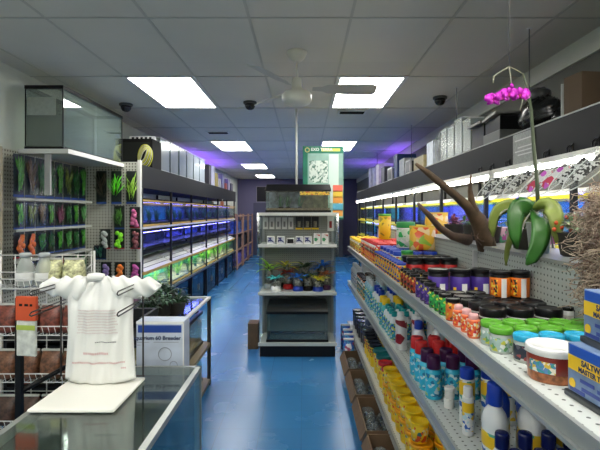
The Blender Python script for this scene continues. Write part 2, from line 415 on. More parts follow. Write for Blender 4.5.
# right tank rack
rack = empty('tank_rack'); tag(rack, 'long black steel rack holding rows of aquariums along the right wall', 'rack')
rk = M()
for z in (.12, .60, 1.02, 1.415): rk.box(XR+.04, 1.97, 1.3, 12.4, z-.03, z)
rk.part('shelf_deck', dark, rack)
yl = M()
for z in (1.03-.005, 1.42-.005): yl.box(XR+.03, XR+.04, 1.3, 12.4, z-.03, z)
yl.part('yellow_edge', ytrim, rack)
for i in range(10):
    y = 1.32+i*1.228; M().box(XR+.045, XR+.075, y-.015, y+.015, 0, 1.925).part('upright', dark, rack); M().box(1.93,1.96, y-.015, y+.015, 0, 1.925).part('upright', dark, rack)
lv = [(.12,.40,'bottom'),(.60,.34,'second lowest'),(1.02,.32,'third lowest'),(1.415,.30,'top')]
bgs = [('dark',bg_dark),('blue',bg_blue),('teal',bg_teal),('violet',bg_violet)]
hood_w = mat('hood_white', (.75,.76,.74), .35)
for li, (z, h, nm) in enumerate(lv):
    for i in range(9):
        if i < 1 and li < 3: continue
        if li < 2 and i < 3: continue
        b = bgs[(i+li) % 4] if li != 3 else bgs[[3,2,1,3,1,3,2,1,3][i]]
        place(f'rt{li}{b[0]}', build_tank(1.12, .36, h, ytrim if li >= 2 else black, -1, gravel_d, b[1]), (1.73, 1.935+i*1.228, z),
              f'{b[0]} backed aquarium in {nm} row of the right rack, {nth(i)} bay', 'aquarium', 'aquariums on the right rack')
        place(f'rh{li==3}{i%2}', build_hood(1.0, .2, lum_b if i % 2 else lum_c, hood_w), (1.74, 1.935+i*1.228, z+h+.008),
              f'strip light over the {nm} tank row of the right rack, {nth(i)} bay', 'aquarium light', 'lights on the right tanks')

# ================================================================ right gondola
gon = empty('shelving_unit'); tag(gon, 'long grey metal shelving unit with perforated back along the right aisle', 'shelving')
perf_v = dotted('perforated_back', (.36,.4,.37), (.05,.06,.05), .025, .0042, (1,2), .5)
perf_h = dotted('perforated_shelf', (.6,.63,.6), (.06,.07,.06), .03, .0045, (1,0), .4, 0, .034)
GY0, GY1 = .35, 5.7
M().box(.95,.965,GY0,GY1,.02,1.415).part('back_panel', perf_v, gon)
lipm = mat('shelf_lip_grey', (.36,.385,.375), .35, .3)
for z, d in ((1.18,.0),(.75,.0),(.235,.0)):
    k = round((GY1-GY0)/1.07)
    for i in range(k):
        y0 = GY0+i*(GY1-GY0)/k; y1 = y0+(GY1-GY0)/k-.002
        s = M().box(.56,.95,y0,y1,z-.012,z).part('shelf', perf_h, gon)
        l = M(); l.box(.548,.56,y0,y1,z-.012,z+.003); l.box(.556,.56,y0,y1,z-.045,z-.012); l.box(.546,.56,y0,y1,z-.056,z-.045)
        l.part('price_rail', lipm, s)
for i in range(6):
    y = GY0+i*(GY1-GY0)/5; M().box(.93,.95,y-.013,y+.013,.0,1.40).part('upright', grey_metal, gon)
M().box(.60,.95,GY0,GY1,0,.02).part('base', dark, gon)
M().box(.945,1.25,GY0,GY1,1.415,1.43).part('top_ledge', mat('ledge_grey', (.2,.21,.2), .5), gon)
M().box(1.235,1.25,GY0,GY1,0,1.415).part('rear_panel', grey_metal, gon)

label_white = mat('label_white', (.75,.75,.72), .4); barc = mat('bar_ink', (.02,.02,.02), .5)
def can(r, h, body, lid, label=None, lh=.016, band=(.12,.82), neck=False, tilt=0, patch=None, rim=None, n=18):
    def f():
        o = empty('jar'); m = M(); b = h-lh
        m.lathe([(r*.93,0),(r*.97,.004),(r*.97,b-.004),(r*.93,b)], n); m.part('body', body, o)
        if label: M().lathe([(r*.975,b*band[0]),(r*.99,b*band[0]+.001),(r*.99,b*band[1]-.001),(r*.975,b*band[1])], n, caps=False).part('label', label, o)
        l = M(); l.lathe([(r*.9,b-.001),(r*1.0,b),(r*1.02,b+.003),(r*1.02,h-.004),(r*.97,h),(r*.86,h),(r*.84,h-.0025)], n); L_ = l.part('lid', lid, o)
        if rim: M().lathe([(r*1.0,b-.006),(r*1.03,b-.005),(r*1.03,b-.002),(r*1.0,b-.001)], n, caps=False).part('lid_rim', rim, L_)
        if patch:
            # small panel curved round the front of the container, facing the aisle
            for (a0, a1, z0, z1, pm) in patch:
                p = M(); k = 5; vs = []
                for i in range(k+1):
                    a = math.radians(a0+(a1-a0)*i/k)
                    for rr in (r*.985, r*1.006):
                        for z in (b*z0, b*z1): vs.append((rr*math.cos(a), rr*math.sin(a), z))
                fs = []
                for i in range(k):
                    q = i*4; fs += [(q+2,q+6,q+7,q+3),(q,q+1,q+5,q+4),(q+1,q+3,q+7,q+5),(q,q+4,q+6,q+2)]
                fs += [(0,2,3,1),(k*4,k*4+1,k*4+3,k*4+2)]
                p.add(vs, fs); p.part('printed_panel', pm, o)
        return o
    return f
def bottle(r, h, body, cap, label=None, capr=.5, caph=.16, sh=.72, flat=1.0, band=(.12,.6), n=18, label2=None, trigger=False):
    def f():
        o = empty('bottle'); m = M(); hs = h*sh; hc = h*(1-caph); rc = r*capr
        m.lathe([(r*.9,0),(r,.006),(r,hs*.96),(r*.97,hs),(r*.8,hs+(hc-hs)*.45),(rc*.95,hs+(hc-hs)*.8),(rc*.85,hc)], n, sx=flat); m.part('body', body, o)
        M().lathe([(rc,hc-.001),(rc*1.03,hc+.003),(rc*1.0,h-.006),(rc*.9,h),(rc*.5,h)], n, sx=min(1, flat*1.1)).part('cap', cap, o)
        if label: M().lathe([(r*1.0,h*band[0]),(r*1.012,h*band[0]+.002),(r*1.012,h*band[1]-.002),(r*1.0,h*band[1])], n, sx=flat, caps=False).part('label', label, o)
        if label2:
            z0 = h*(band[0]+(band[1]-band[0])*.62); z1 = h*(band[1]-.03)
            M().lathe([(r*1.013,z0),(r*1.02,z0+.002),(r*1.02,z1-.002),(r*1.013,z1)], n, sx=flat, caps=False).part('label_band', label2, o)
        return o
    return f
def tub(r, h, body, lid, label, handle=False):
    def f():
        o = empty('tub'); n = 24
        M().lathe([(r*.84,0),(r*.88,.005),(r*.97,h*.86),(r*.97,h*.9)], n).part('body', body, o)
        M().lathe([(r*.86,h*.08),(r*.885,h*.085),(r*.965,h*.8),(r*.95,h*.81)], n, caps=False).part('label', label, o)
        M().lathe([(r*.98,h*.86),(r*1.03,h*.87),(r*1.03,h*.96),(r,h*.985),(r*.9,h*.99),(r*.87,h*.97),(r*.3,h*.97)], n).part('lid', lid, o)
        return o
    return f
def pouch(w_, d, h, m1, m2, name='pouch'):
    def f():
        o = empty(name); m = M(); n = 12; vs = []; rows = [(0,1,1),(.15,1,1.05),(.5,1,.95),(.8,1,.55),(.93,1,.12),(1,1,.1)]
        for z, sx, sy in rows:
            for i in range(n):
                a = 2*PI*i/n; c = math.copysign(abs(math.cos(a))**.4, math.cos(a)); s_ = math.copysign(abs(math.sin(a))**.7, math.sin(a))
                vs.append((c*w_/2*sx, s_*d/2*sy, z*h))
        fs = [(k*n+i, k*n+(i+1)%n, (k+1)*n+(i+1)%n, (k+1)*n+i) for k in range(len(rows)-1) for i in range(n)]
        m.add(vs, fs, True); m.f += [tuple(reversed(range(n))), tuple((len(rows)-1)*n+i for i in range(n))]; m.sm += [False]*2
        m.part('body', m1, o)
        M().box(-w_/2,w_/2,-d*.06,d*.06,h*.97,h*1.04).part('sealed_top', m2, o)
        return o
    return f
def carton(w_, d, h, m1, name='box', face=None, strip=None):
    def f():
        o = empty(name)
        M().box(-w_/2,w_/2,-d/2,d/2,0,h).part('carton', m1, o, bevel=.0015)
        if face:
            m = M(); m.box(-w_/2-.0008,-w_/2,-d*.42,d*.42,h*.1,h*.88); m.box(-w_*.42,w_*.42,-d/2-.0008,-d/2,h*.1,h*.88); m.part('printed_panel', face, o)
        if strip:
            m = M(); m.box(-w_/2-.0012,-w_/2-.0002,-d*.48,d*.48,h*.72,h*.93); m.box(-w_*.48,w_*.48,-d/2-.0012,-d/2-.0002,h*.72,h*.93); m.part('colour_strip', strip, o)
        return o
    return f
SH = {1: (1.18, 'top shelf'), 2: (.75, 'middle shelf'), 3: (.235, 'lowest shelf')}
CW = ['aisle edge','second in','third in','fourth in','fifth in']
ROWW = ['front column','second column back','third column back','fourth column back','fifth column back']
def fill(key, builder, shelf, xs, ys, desc, cat, zoff=0, where='', jit=.004, rot=True, layer=''):
    z, sn = SH[shelf]; rng = random.Random(hash_(key))
    for j, y in enumerate(ys):
        for i, x in enumerate(xs):
            p = ''
            if len(ys) > 1: p += f', {nth(j)} back'
            if len(xs) > 1: p += f', {CW[i]}'
            lab = f'{desc}{layer}{p}, right {sn}'
            if where and len(lab.split())+len(where.split()) <= 16: lab += ' '+where
            o = place(key, builder, (x+rng.uniform(-jit, jit)*.5, y+rng.uniform(-jit, jit)*.5, z+zoff), lab, cat, (desc if len(xs)*len(ys) > 1 else None), rz=rng.uniform(-.25,.25) if rot else 0)
A = lambda s, e, n: [s+(e-s)*i/(n-1) for i in range(n)] if n > 1 else [s]
FR = (150, 270)   # angles that face the aisle and the camera
clear_b = mat('clear_jar', (.45,.5,.45), .2)
# --- test-kit boxes (front of the top shelf)
kb = mat('kit_blue_grey', (.16,.24,.4), .35, noise=.25, nscale=25); kblue = mat('kit_blue', (.02,.1,.5), .35); kyel = mat('kit_yellow', (.85,.55,.02), .4); tray = mat('kit_tray', (.03,.035,.04), .3)
def build_kit():
    o = empty('test_kit_box'); w_, d, h = .2, .09, .125
    M().box(-w_/2,w_/2,-d/2,d/2,.014,h).part('carton', kb, o, bevel=.003)
    M().box(-w_/2-.006,w_/2+.006,-d/2-.006,d/2+.006,0,.014).part('tray', tray, o, bevel=.003)
    M().box(-w_/2+.008,w_/2,-d/2-.001,-d/2-.0001,h*.80,h*.985).part('blue_band', kblue, o)
    M().box(-w_/2+.004,w_/2,-d/2-.0012,-d/2-.0001,h*.53,h*.79).part('yellow_band', kyel, o)
    ink = mat('kit_ink', (.01,.02,.1), .5)
    text('SALTWATER', .018, o, (-.05,-d/2-.0014,h*.675), (PI/2,0,0), ink, align='LEFT', bold=.0006)
    text('MASTER TEST KIT', .0155, o, (-.06,-d/2-.0014,h*.55), (PI/2,0,0), ink, align='LEFT', bold=.0005)
    m = M(); m.lathe([(.011,0),(.011,.001)], 16); dd = m.part('yellow_dot', kyel, o); dd.rotation_euler = (PI/2,0,0); dd.location = (-.082,-d/2-.0001,h*.28)
    l = M()
    for k, (x0, x1, z) in enumerate(((-.055,-.01,.05),(-.05,.02,.032),(-.09,-.04,.022),(0,.07,.045),(.03,.09,.025))): l.cbox(((x0+x1)/2,-d/2-.0006,z),(x1-x0,.001,.008))
    l.part('printed_mark', mat('kit_dark_blue', (.03,.06,.3), .4), o)
    return o
place('kit', build_kit, (.672,.968,1.18), 'blue and yellow saltwater test kit box at lower right edge of the picture', 'box', 'test kit boxes', rz=-PI/2+.06)
place('kit', build_kit, (.70,.962,1.305), 'blue and yellow saltwater test kit box stacked on top of another one', 'box', 'test kit boxes', rz=-PI/2-.02)
# --- white lidded tub
fm = mat('tub_maroon', (.25,.025,.015), .3)
def build_tub_w():
    o = empty('food_tub'); r = .061; h = .088; n = 32
    M().lathe([(r*.9,0),(r*.94,.004),(r*.97,h*.8)], n).part('body', mat('tub_tan', (.42,.14,.05), .3, noise=.6, nscale=60), o)
    M().lathe([(r*.95,h*.27),(r*.965,h*.28),(r*.98,h*.75),(r*.97,h*.76)], n, caps=False).part('label', fm, o)
    M().lathe([(r*.98,h*.76),(r*1.04,h*.78),(r*1.04,h*.95),(r*1.0,h),(r*.93,h),(r*.91,h*.96),(r*.2,h*.96)], n).part('lid', white, o)
    p = M(); k = 8; vs = []
    for i in range(k+1):
        a = math.radians(185+i*8)
        for rr in (r*.975, r*1.0):
            for z in (h*.3, h*.62): vs.append((rr*math.cos(a), rr*math.sin(a), z))
    fs = []
    for i in range(k):
        q = i*4; fs += [(q+2,q+6,q+7,q+3),(q,q+1,q+5,q+4),(q+1,q+3,q+7,q+5),(q,q+4,q+6,q+2)]
    fs += [(0,2,3,1),(k*4,k*4+1,k*4+3,k*4+2)]
    p.add(vs, fs); p.part('fish_picture', printed('fish_print', (.1,.25,.5), [(.8,.75,.6),(.7,.5,.05),(.05,.3,.3)], 70, .6), o); return o
place('tubw', build_tub_w, (.643,1.172,1.18), 'short maroon food tub with white lid beside the test kit boxes', 'tub')
# --- jars with light blue and green lids
jl = printed('leafy_label', (.32,.45,.42), [(.1,.3,.1),(.7,.75,.7),(.5,.5,.05)], 60, .55); jd = printed('dark_label', (.02,.03,.05), [(.1,.1,.12),(.3,.05,.05),(.5,.5,.5)], 60, .35)
fill('jblue', can(.034,.078,clear_b,sky_lid,jd,.018), 1, [.642,.718,.794,.87], [1.31], 'round jar with light blue lid and dark label', 'jar', where='beside the white-lidded tub')
fill('jgreen', can(.034,.076,clear_b,green_lid,jl,.018), 1, [.61,.685,.76,.835,.905], [1.395,1.475], 'round jar with green lid and leafy label', 'jar')
# --- small orange-red bottles
orl = printed('orange_label', (.78,.1,.02), [(.85,.5,.1),(.8,.75,.6),(.55,.02,.05)], 90, .5)
fill('jor', bottle(.021,.082,mat('pink_orange', (.8,.2,.08), .35),mat('pale_pink_cap', (.75,.4,.4), .3),orl,.75,.22,.76,band=(.1,.7)), 1, [.583], [1.55,1.625,1.70], 'small orange and red bottle', 'bottle', where='at the shelf edge')
# --- big black-lidded jars
bl = mat('dark_red_label', (.14,.01,.01), .3, noise=.5, nscale=30); rimw = mat('silver_rim', (.5,.5,.5), .3)
fill('jblk', can(.044,.098,black,black,bl,.028,patch=[(165,200,.05,.3,kyel)],rim=rimw), 1, [.655,.752,.849], [1.575,1.675], 'wide black-lidded jar with dark red label', 'jar')
fill('jblk2', can(.04,.088,black,black,jd,.024,rim=rimw), 1, [.655,.74], [1.765,1.855,1.945], 'black-lidded jar with black label', 'jar')
fill('jblk3', can(.04,.08,black,black,jd,.024,rim=rimw), 1, [.825,.907], [1.80], 'black-lidded jar with black label in front of the orange cans', 'jar')
fill('jwt', can(.019,.10,white,black,printed('pale_label', (.6,.55,.5), [(.5,.1,.05),(.1,.1,.1)], 90, .3),.012), 1, [.922], [1.575], 'slim white tube with black lid at the perforated back', 'jar')
# --- orange cans on low dark jars
fill('jlow', can(.041,.066,black,black,jd,.02), 1, [.822,.906], [1.90], 'low black jar beneath an orange can', 'jar')
oc = mat('can_orange', (.75,.17,.01), .35); op = printed('lizard_print', (.75,.17,.01), [(.8,.6,.05),(.02,.02,.02)], 60, .5)
fill('jorange', can(.041,.118,black,black,oc,.014,(.12,.88),patch=[(195,235,.18,.8,op),(255,285,.1,.85,label_white)]), 1, [.822,.906], [1.90], 'orange can with black lid and lizard picture', 'can', zoff=.066, rot=False)
# --- purple cans
pc = mat('can_purple', (.07,.03,.28), .35)
fill('jpurple', can(.052,.145,black,black,pc,.02,(.12,.86),patch=[(262,292,.2,.6,label_white),(215,232,.2,.45,kyel)]), 1, [.678,.785,.892], [2.28], 'purple can with black lid and white label', 'can', rot=False)
# --- small front canisters
gc = printed('green_canister', (.02,.3,.06), [(.02,.02,.02),(.6,.6,.05),(.05,.5,.1)], 60, .45); occ = printed('orange_canister', (.7,.2,.02), [(.75,.55,.05),(.1,.05,.02),(.7,.1,.02)], 60, .5)
fill('jgc', can(.026,.088,black,black,gc,.012,(.04,.95)), 1, [.592], [1.90,1.97,2.04], 'small green canister with yellow spots', 'canister')
fill('joc', can(.028,.088,black,black,occ,.012,(.04,.95)), 1, [.592], [1.80], 'small orange canister at the shelf edge beside a green one', 'canister')
pcc = printed('purple_canister', (.05,.02,.2), [(.02,.02,.02),(.6,.5,.05),(.2,.1,.4)], 60, .4)
fill('jpc', can(.028,.10,black,black,pcc,.012,(.04,.95)), 1, [.592], [2.12,2.2,2.29], 'small purple canister', 'canister')
dc = printed('dark_red_canister', (.3,.02,.02), [(.02,.02,.02),(.7,.5,.05),(.5,.1,.02)], 50, .6)
fill('jdc', can(.028,.10,black,black,dc,.012,(.04,.95)), 1, [.592,.66], [2.41,2.49,2.57,2.65], 'small dark red canister', 'canister')
rc = mat('can_red', (.55,.02,.02), .35)
fill('jred', can(.051,.15,black,black,rc,.022,(.1,.84),patch=[(262,292,.2,.6,label_white),(215,232,.2,.45,kyel)]), 1, [.685,.79,.895], [2.80,2.93], 'red can with black lid and white label', 'can', rot=False)
fill('jcy', can(.03,.12,yellow,blue,printed('yellow_blue_label', (.75,.5,.02), [(.02,.1,.5),(.02,.02,.02),(.7,.1,.02)], 45, .55),.014,(.04,.95)), 1, [.595], A(2.76,3.6,11), 'slim yellow and blue canister', 'canister')
fill('jgl', can(.04,.17,green_lid,mat('mid_green_lid', (.02,.25,.05), .4),gc,.02), 1, [.70], [3.07], 'tall green canister behind the red cans', 'canister')
bbx = printed('blue_yellow_carton', (.02,.06,.45), [(.75,.55,.02),(.75,.75,.7)], 28, .3)
fill('jbluelid', can(.05,.15,mat('tub_pale', (.6,.6,.62), .35),blue,printed('mixed_label', (.7,.55,.05), [(.6,.05,.02),(.7,.7,.7),(.02,.1,.4)], 35, .6),.03,(.05,.95),rim=white), 1, [.685,.79,.895], A(3.22,3.76,5), 'white tub with deep blue lid', 'tub')
fill('jry', pouch(.05,.06,.16,printed('red_yellow_bag', (.7,.05,.02), [(.8,.55,.03),(.75,.75,.7),(.02,.02,.02)], 40, .55),red), 1, [.60], A(3.72,4.56,12), 'red and yellow food pouch', 'pouch')
fill('jredlid', can(.05,.16,white,red,printed('white_red_label', (.7,.68,.6), [(.6,.03,.02),(.75,.5,.02),(.02,.1,.4)], 35, .55),.022,(.05,.95)), 1, [.685,.79,.895], A(3.9,4.60,6), 'white tub with red lid', 'tub')
fill('jmix', can(.032,.13,yellow,yellow,printed('gold_label', (.75,.5,.05), [(.55,.03,.02),(.75,.75,.7),(.02,.25,.1)], 45, .6),.014,(.04,.95)), 1, [.60,.68,.76,.84], A(4.73,5.6,10), 'small gold and red canister', 'canister')
# --- on the top ledge
def ledge(key, b, px, Y, x, lab, cat, **k): return place(key, b, (x, Y, 1.43), lab, cat, **k)
place('lyc', can(.062,.25,yellow,green_lid,printed('yellow_lizard', (.8,.55,.02), [(.7,.3,.02),(.3,.25,.02)], 18, .25),.022,(.05,.95)), (.80,4.48,1.342), 'tall yellow can with green lid standing on top of the red-lidded tubs', 'can')
place('lgc', can(.072,.20,white,mat('lid_green', (.02,.3,.05), .4),printed('green_white_label', (.55,.65,.5), [(.03,.4,.08),(.7,.7,.65)], 18, .5),.045,(.05,.95)), (.80,3.56,1.332), 'white tub with green lid standing on top of the blue-lidded tubs', 'tub')
place('lbag', pouch(.19,.10,.17,printed('fruit_bag', (.8,.45,.03), [(.75,.1,.02),(.3,.5,.05),(.8,.6,.3)], 14, .6),mat('bag_top', (.8,.5,.05), .4)), (.87,3.32,1.332), 'orange and yellow printed bag lying against the blue-lidded tubs behind the driftwood', 'bag')
place('lbag', None, (1.1,3.75,1.431), 'orange and yellow printed bag standing on the ledge farther back', 'bag')
for i in range(5):
    ledge('lbox', carton(.1,.12,.09+0*i,printed('ledge_carton', (.5,.3,.35), [(.6,.6,.55),(.3,.05,.2),(.05,.2,.1)], 25, .5)), 0, 2.3+i*.2, 1.195, f'small mixed print carton on the right ledge, {nth(i)} from the front', 'box', group='cartons on the ledge')

# --- middle shelf
bw = mat('bottle_white', (.78,.8,.8), .3); bb = mat('bottle_blue', (.01,.06,.45), .3)
lb1 = printed('blue_yellow_label', (.75,.78,.78), [(.02,.12,.5),(.85,.6,.03),(.1,.4,.3)], 30, .55); lb2 = printed('teal_white_label', (.03,.35,.45), [(.7,.75,.75),(.02,.1,.35),(.6,.65,.1)], 45, .5)
fill('bbig', bottle(.052,.30,bw,blue,lb1,.55,.22,.62,.75,(.08,.5),label2=kyel), 2, [.625,.745,.865], [1.48], 'big white jug with blue cap and yellow label', 'bottle', rot=False)
fill('bblue', bottle(.048,.31,bb,blue,lb1,.5,.2,.66,.8,(.08,.5)), 2, [.68,.79,.89], [1.59], 'tall blue jug with blue cap', 'bottle', rot=False)
lbc = printed('cyan_label', (.04,.5,.72), [(.5,.7,.3),(.02,.2,.4),(.6,.75,.8)], 40, .4)
navy = mat('navy_cap', (.005,.01,.09), .25)
fill('bnavy', bottle(.029,.19,bw,navy,lb1,.72,.24,.66,1,(.08,.6),label2=kyel), 2, [.602,.672,.742,.812], [1.375], 'white bottle with navy ribbed cap', 'bottle')
fill('bnavy2', bottle(.029,.175,bb,navy,lb1,.72,.24,.66,1,(.08,.6)), 2, [.61,.68,.75,.82], [1.295], 'blue bottle with navy ribbed cap', 'bottle')
fill('bslim', bottle(.022,.185,bw,white,printed('slim_label', (.75,.78,.8), [(.02,.12,.5),(.8,.55,.02),(.5,.7,.8)], 50, .45),.8,.2,.8,1,(.1,.72),label2=kyel), 2, [.635], [1.75], 'slim white capped bottle standing at the shelf edge', 'bottle')
fill('bmid', bottle(.03,.225,bw,blue,lb1,.95,.17,.82,1,(.1,.8),label2=kyel), 2, [.665,.75,.835], [1.84], 'white cylindrical bottle with broad blue cap', 'bottle')
fill('sm1', can(.022,.045,white,white,None,.014), 2, [.64], [1.99], 'small plain white pot at the bottom of a stack of two', 'pot')
fill('sm2', can(.022,.045,white,white,None,.014), 2, [.64], [1.99], 'small plain white pot at the top of a stack of two', 'pot', zoff=.0455)
fill('bteal', bottle(.038,.195,mat('bottle_cyan', (.04,.5,.72), .3),purple_dark,lbc,.8,.3,.64,1,(.08,.6)), 2, [.60,.69,.78], [2.10,2.20], 'cyan labelled bottle with dark purple cap', 'bottle')
fill('bredc', bottle(.038,.20,mat('bottle_cyan', (.04,.5,.72), .3),red,lbc,.85,.3,.64,1,(.08,.6)), 2, [.60,.69,.78], [2.31,2.40], 'cyan labelled bottle with bright red cap', 'bottle')
fill('bwb', bottle(.045,.245,bw,blue,lb1,.55,.18,.66,.85,(.08,.55),label2=kyel), 2, [.65,.76,.87], [2.56], 'white shouldered bottle with blue cap and yellow band', 'bottle', rot=False)
fill('bdr', bottle(.036,.235,bw,white,printed('dark_red_swash', (.7,.7,.7), [(.25,.01,.02)], 12, .45),.5,.1,.84,1,(.06,.8)), 2, [.61,.71,.81], [2.83], 'white spray can with dark red swoosh', 'spray can')
fill('bt2', bottle(.03,.20,bw,teal,lb2,.6,.16,.7,1,(.08,.62)), 2, [.60,.68,.76,.84], A(3.0,3.24,4), 'small teal and white bottle', 'bottle')
fill('byc', bottle(.036,.22,mat('bottle_teal', (.1,.5,.5), .3),yellow,lb2,.8,.22,.68,1,(.08,.6)), 2, [.61,.71,.81], [3.36,3.46], 'pale bottle with yellow cap', 'bottle')
fill('bwc', bottle(.04,.24,bw,blue,lb2,.6,.2,.66,1,(.08,.6)), 2, [.62,.73,.84], [3.6,3.72,3.84], 'white bottle with blue cap and teal label', 'bottle')
fill('bgrey', bottle(.034,.25,mat('bottle_pale_blue', (.25,.45,.55), .3),mat('grey_cap', (.45,.48,.48), .35),lb2,.6,.16,.75,1,(.08,.66)), 2, [.61,.70,.79], A(3.98,4.3,4), 'pale blue bottle with grey cap', 'bottle')
fill('bor', can(.034,.2,orange,black,printed('orange_teal_label', (.03,.25,.25), [(.7,.35,.03),(.7,.7,.65),(.02,.02,.02)], 35, .6),.02,(.04,.95)), 2, [.61,.70,.79], A(4.44,4.92,6), 'dark teal and orange container', 'container')
fill('bwb2', bottle(.045,.24,bw,white,printed('speckled_label', (.7,.7,.7), [(.02,.02,.02),(.1,.2,.5)], 40, .35),.55,.15,.7,1,(.08,.6)), 2, [.62,.73,.84], A(5.06,5.54,5), 'white bottle with black speckled label', 'bottle')

# --- lowest shelf
yt = mat('tub_yellow', (.95,.62,.01), .35); ol = mat('orange_lid', (.95,.42,.01), .35)
yl1 = printed('yellow_fish_label', (.95,.65,.02), [(.8,.25,.02),(.75,.1,.02),(.9,.8,.5),(.05,.2,.2)], 40, .34)
fill('ytub', tub(.062,.14,yt,ol,yl1), 3, [.632,.765,.885], A(2.3,3.26,8), 'yellow tub with orange lid', 'tub', layer=' lower tier')
fill('ytub', tub(.062,.14,yt,ol,yl1), 3, [.765,.885], A(2.3,3.26,8), 'yellow tub with orange lid', 'tub', zoff=.141, layer=' upper tier')
fill('ytubf', tub(.05,.11,yt,yt,yl1), 3, [.625], A(2.44,3.26,7), 'yellow tub with yellow lid', 'tub', zoff=.141, layer=' upper tier')
fill('ytall', tub(.066,.19,mat('tub_yellow_clear', (.78,.5,.03), .3),ol,yt), 3, [.80], [3.45], 'large plain yellow tub with orange lid', 'tub')
fill('yred', tub(.055,.2,yt,red,yl1), 3, [.64], [3.42,3.56], 'yellow tub with red lid', 'tub')
fill('yteal', tub(.066,.2,yt,mat('lid_deep_teal', (.01,.16,.16), .35),yl1), 3, [.66,.82], [3.72,3.88], 'yellow tub with dark teal lid', 'tub')
fill('yblk', tub(.055,.2,yt,black,printed('yellow_black_label', (.75,.5,.02), [(.02,.02,.02),(.6,.05,.02)], 25, .5)), 3, [.64,.77,.9], A(4.04,4.4,4), 'yellow and black tub with black lid', 'tub')
fill('bkc', tub(.07,.19,mat('tub_black', (.02,.02,.025), .3),mat('smoke_lid', (.06,.065,.07), .25),printed('black_white_label', (.02,.02,.03), [(.4,.4,.4),(.05,.1,.35)], 20, .3)), 3, [.66,.82], A(4.6,5.5,6), 'black tub with smoky lid', 'tub')
fill('gtub', tub(.045,.12,mat('grey_tub', (.2,.22,.24), .3),mat('clear_grey_lid', (.4,.42,.42), .2),printed('grey_label', (.1,.12,.2), [(.5,.5,.5)], 25, .3)), 3, [.66], [4.6], 'small grey tub with clear lid standing on a black tub', 'tub', zoff=.19)

# --- cardboard trays on the floor with bagged goods
bag_m = film('clear_bag', (.3,.35,.35), .3, .2)
def build_tray():
    o = empty('cardboard_box'); L, D, H, t = .54, .34, .19, .006
    m = M(); m.box(-D/2,D/2,-L/2,L/2,0,t); m.box(-D/2,-D/2+t,-L/2,L/2,t,H); m.box(D/2-t,D/2,-L/2,L/2,t,H); m.box(-D/2+t,D/2-t,-L/2,-L/2+t,t,H); m.box(-D/2+t,D/2-t,L/2-t,L/2,t,H)
    m.part('carton', cardb, o)
    M().cbox((-D/2-.02,0,H-.035),(.005,L-.02,.08),ry=.5).part('flap', cardb, o)
    return o
def build_bag():
    o = empty('bagged_goods'); rng = random.Random(4)
    M().blob((0,0,.045),(.06,.07,.045), 12, 8, .25, rng).part('bag', bag_m, o)
    g = M()
    for k in range(5): g.blob((rng.uniform(-.03,.03), rng.uniform(-.035,.035), .03+rng.uniform(0,.03)),(.018,.02,.014), 7, 5, .3, rng)
    g.part('contents', printed('bag_contents', (.015,.02,.03), [(.05,.15,.15),(.3,.3,.3),(.02,.04,.2)], 50, .5), o); return o
n_ = 0
for i, y in enumerate((2.62,3.2,3.78,4.36)):
    place('tray', build_tray, (.575,y,0), f'open cardboard tray of bagged goods on the floor, {nth(i)} from the front', 'box', 'cardboard trays on the floor')
    for j, (dx, dy) in enumerate(((-.1,-.19),(-.1,-.06),(-.1,.07),(-.1,.19),(.03,-.16),(.03,0),(.03,.15))):
        place('bag', build_bag, (.575+dx, y+dy, .008), f'clear bag of small goods in the {nth(i)} cardboard tray, {nth(j)} in it', 'bag', 'bags in the cardboard trays', rz=j*1.3, sc=(1,1,1.5))
fl = printed('blue_white_pouch', (.02,.1,.45), [(.7,.72,.75),(.02,.3,.6),(.3,.02,.1)], 22, .55)
for i, (x, y) in enumerate(((.47,4.76),(.49,4.95),(.50,5.15),(.49,5.36))):
    place('fpouch', pouch(.11,.15,.27,fl,white), (x,y,0), f'blue and white pouch standing on the floor, {nth(i)} past the trays', 'pouch', 'pouches on the floor')

# ================================================================ central end unit
cg = empty('display_shelf'); cg.location = (-.0725, 5.0, 0); tag(cg, 'grey four tier end display unit standing in the middle of the aisle', 'shelving')
perf_c = dotted('perforated_centre', (.36,.38,.35), (.06,.06,.06), .025, .004, (0,2), .5)
perf_s = mat('centre_side', (.36,.38,.35), .5)
HW = .435
M().box(-HW+.015,HW-.015,.44,.455,.02,1.60).part('back_panel', perf_c, cg)
M().box(-HW+.015,HW-.015,.03,.44,0,.13).part('plinth', black, cg)
for s_ in (-1,1): M().box(s_*(HW-.02)-.012,s_*(HW-.02)+.012,.415,.455,0,1.6).part('upright', grey_metal, cg)
for s_ in (-1,1): M().box(s_*(HW-.008)-.002,s_*(HW-.008)+.002,.05,.44,.16,1.59).part('side_panel', glass('side_acrylic', (.75,.8,.78), .08), cg)
for z in (.16,.72,1.25,1.60):
    s = M().box(-HW+.012,HW-.012,.0,.44,z-.02,z).part('shelf', mat('centre_shelf', (.55,.57,.53), .4), cg)
    M().box(-HW,HW,-.012,0,z-.03,z+.004).part('price_rail', mat('rail_pale', (.6,.62,.58), .35), s)
M().box(-HW+.015,HW-.015,.455,.9,1.50,1.52).part('rear_shelf', grey_metal, cg)
M().box(-HW+.03,HW-.03,.88,.9,0,1.50).part('rear_panel', grey_metal, cg)
pole = M().tube([(-.09,5.44,1.601),(-.09,5.44,HC)], .014, 10).part('pole', mat('pole_pale', (.5,.5,.46), .4)); tag(pole, 'slim pale pole from the display unit up to the ceiling', 'pole')
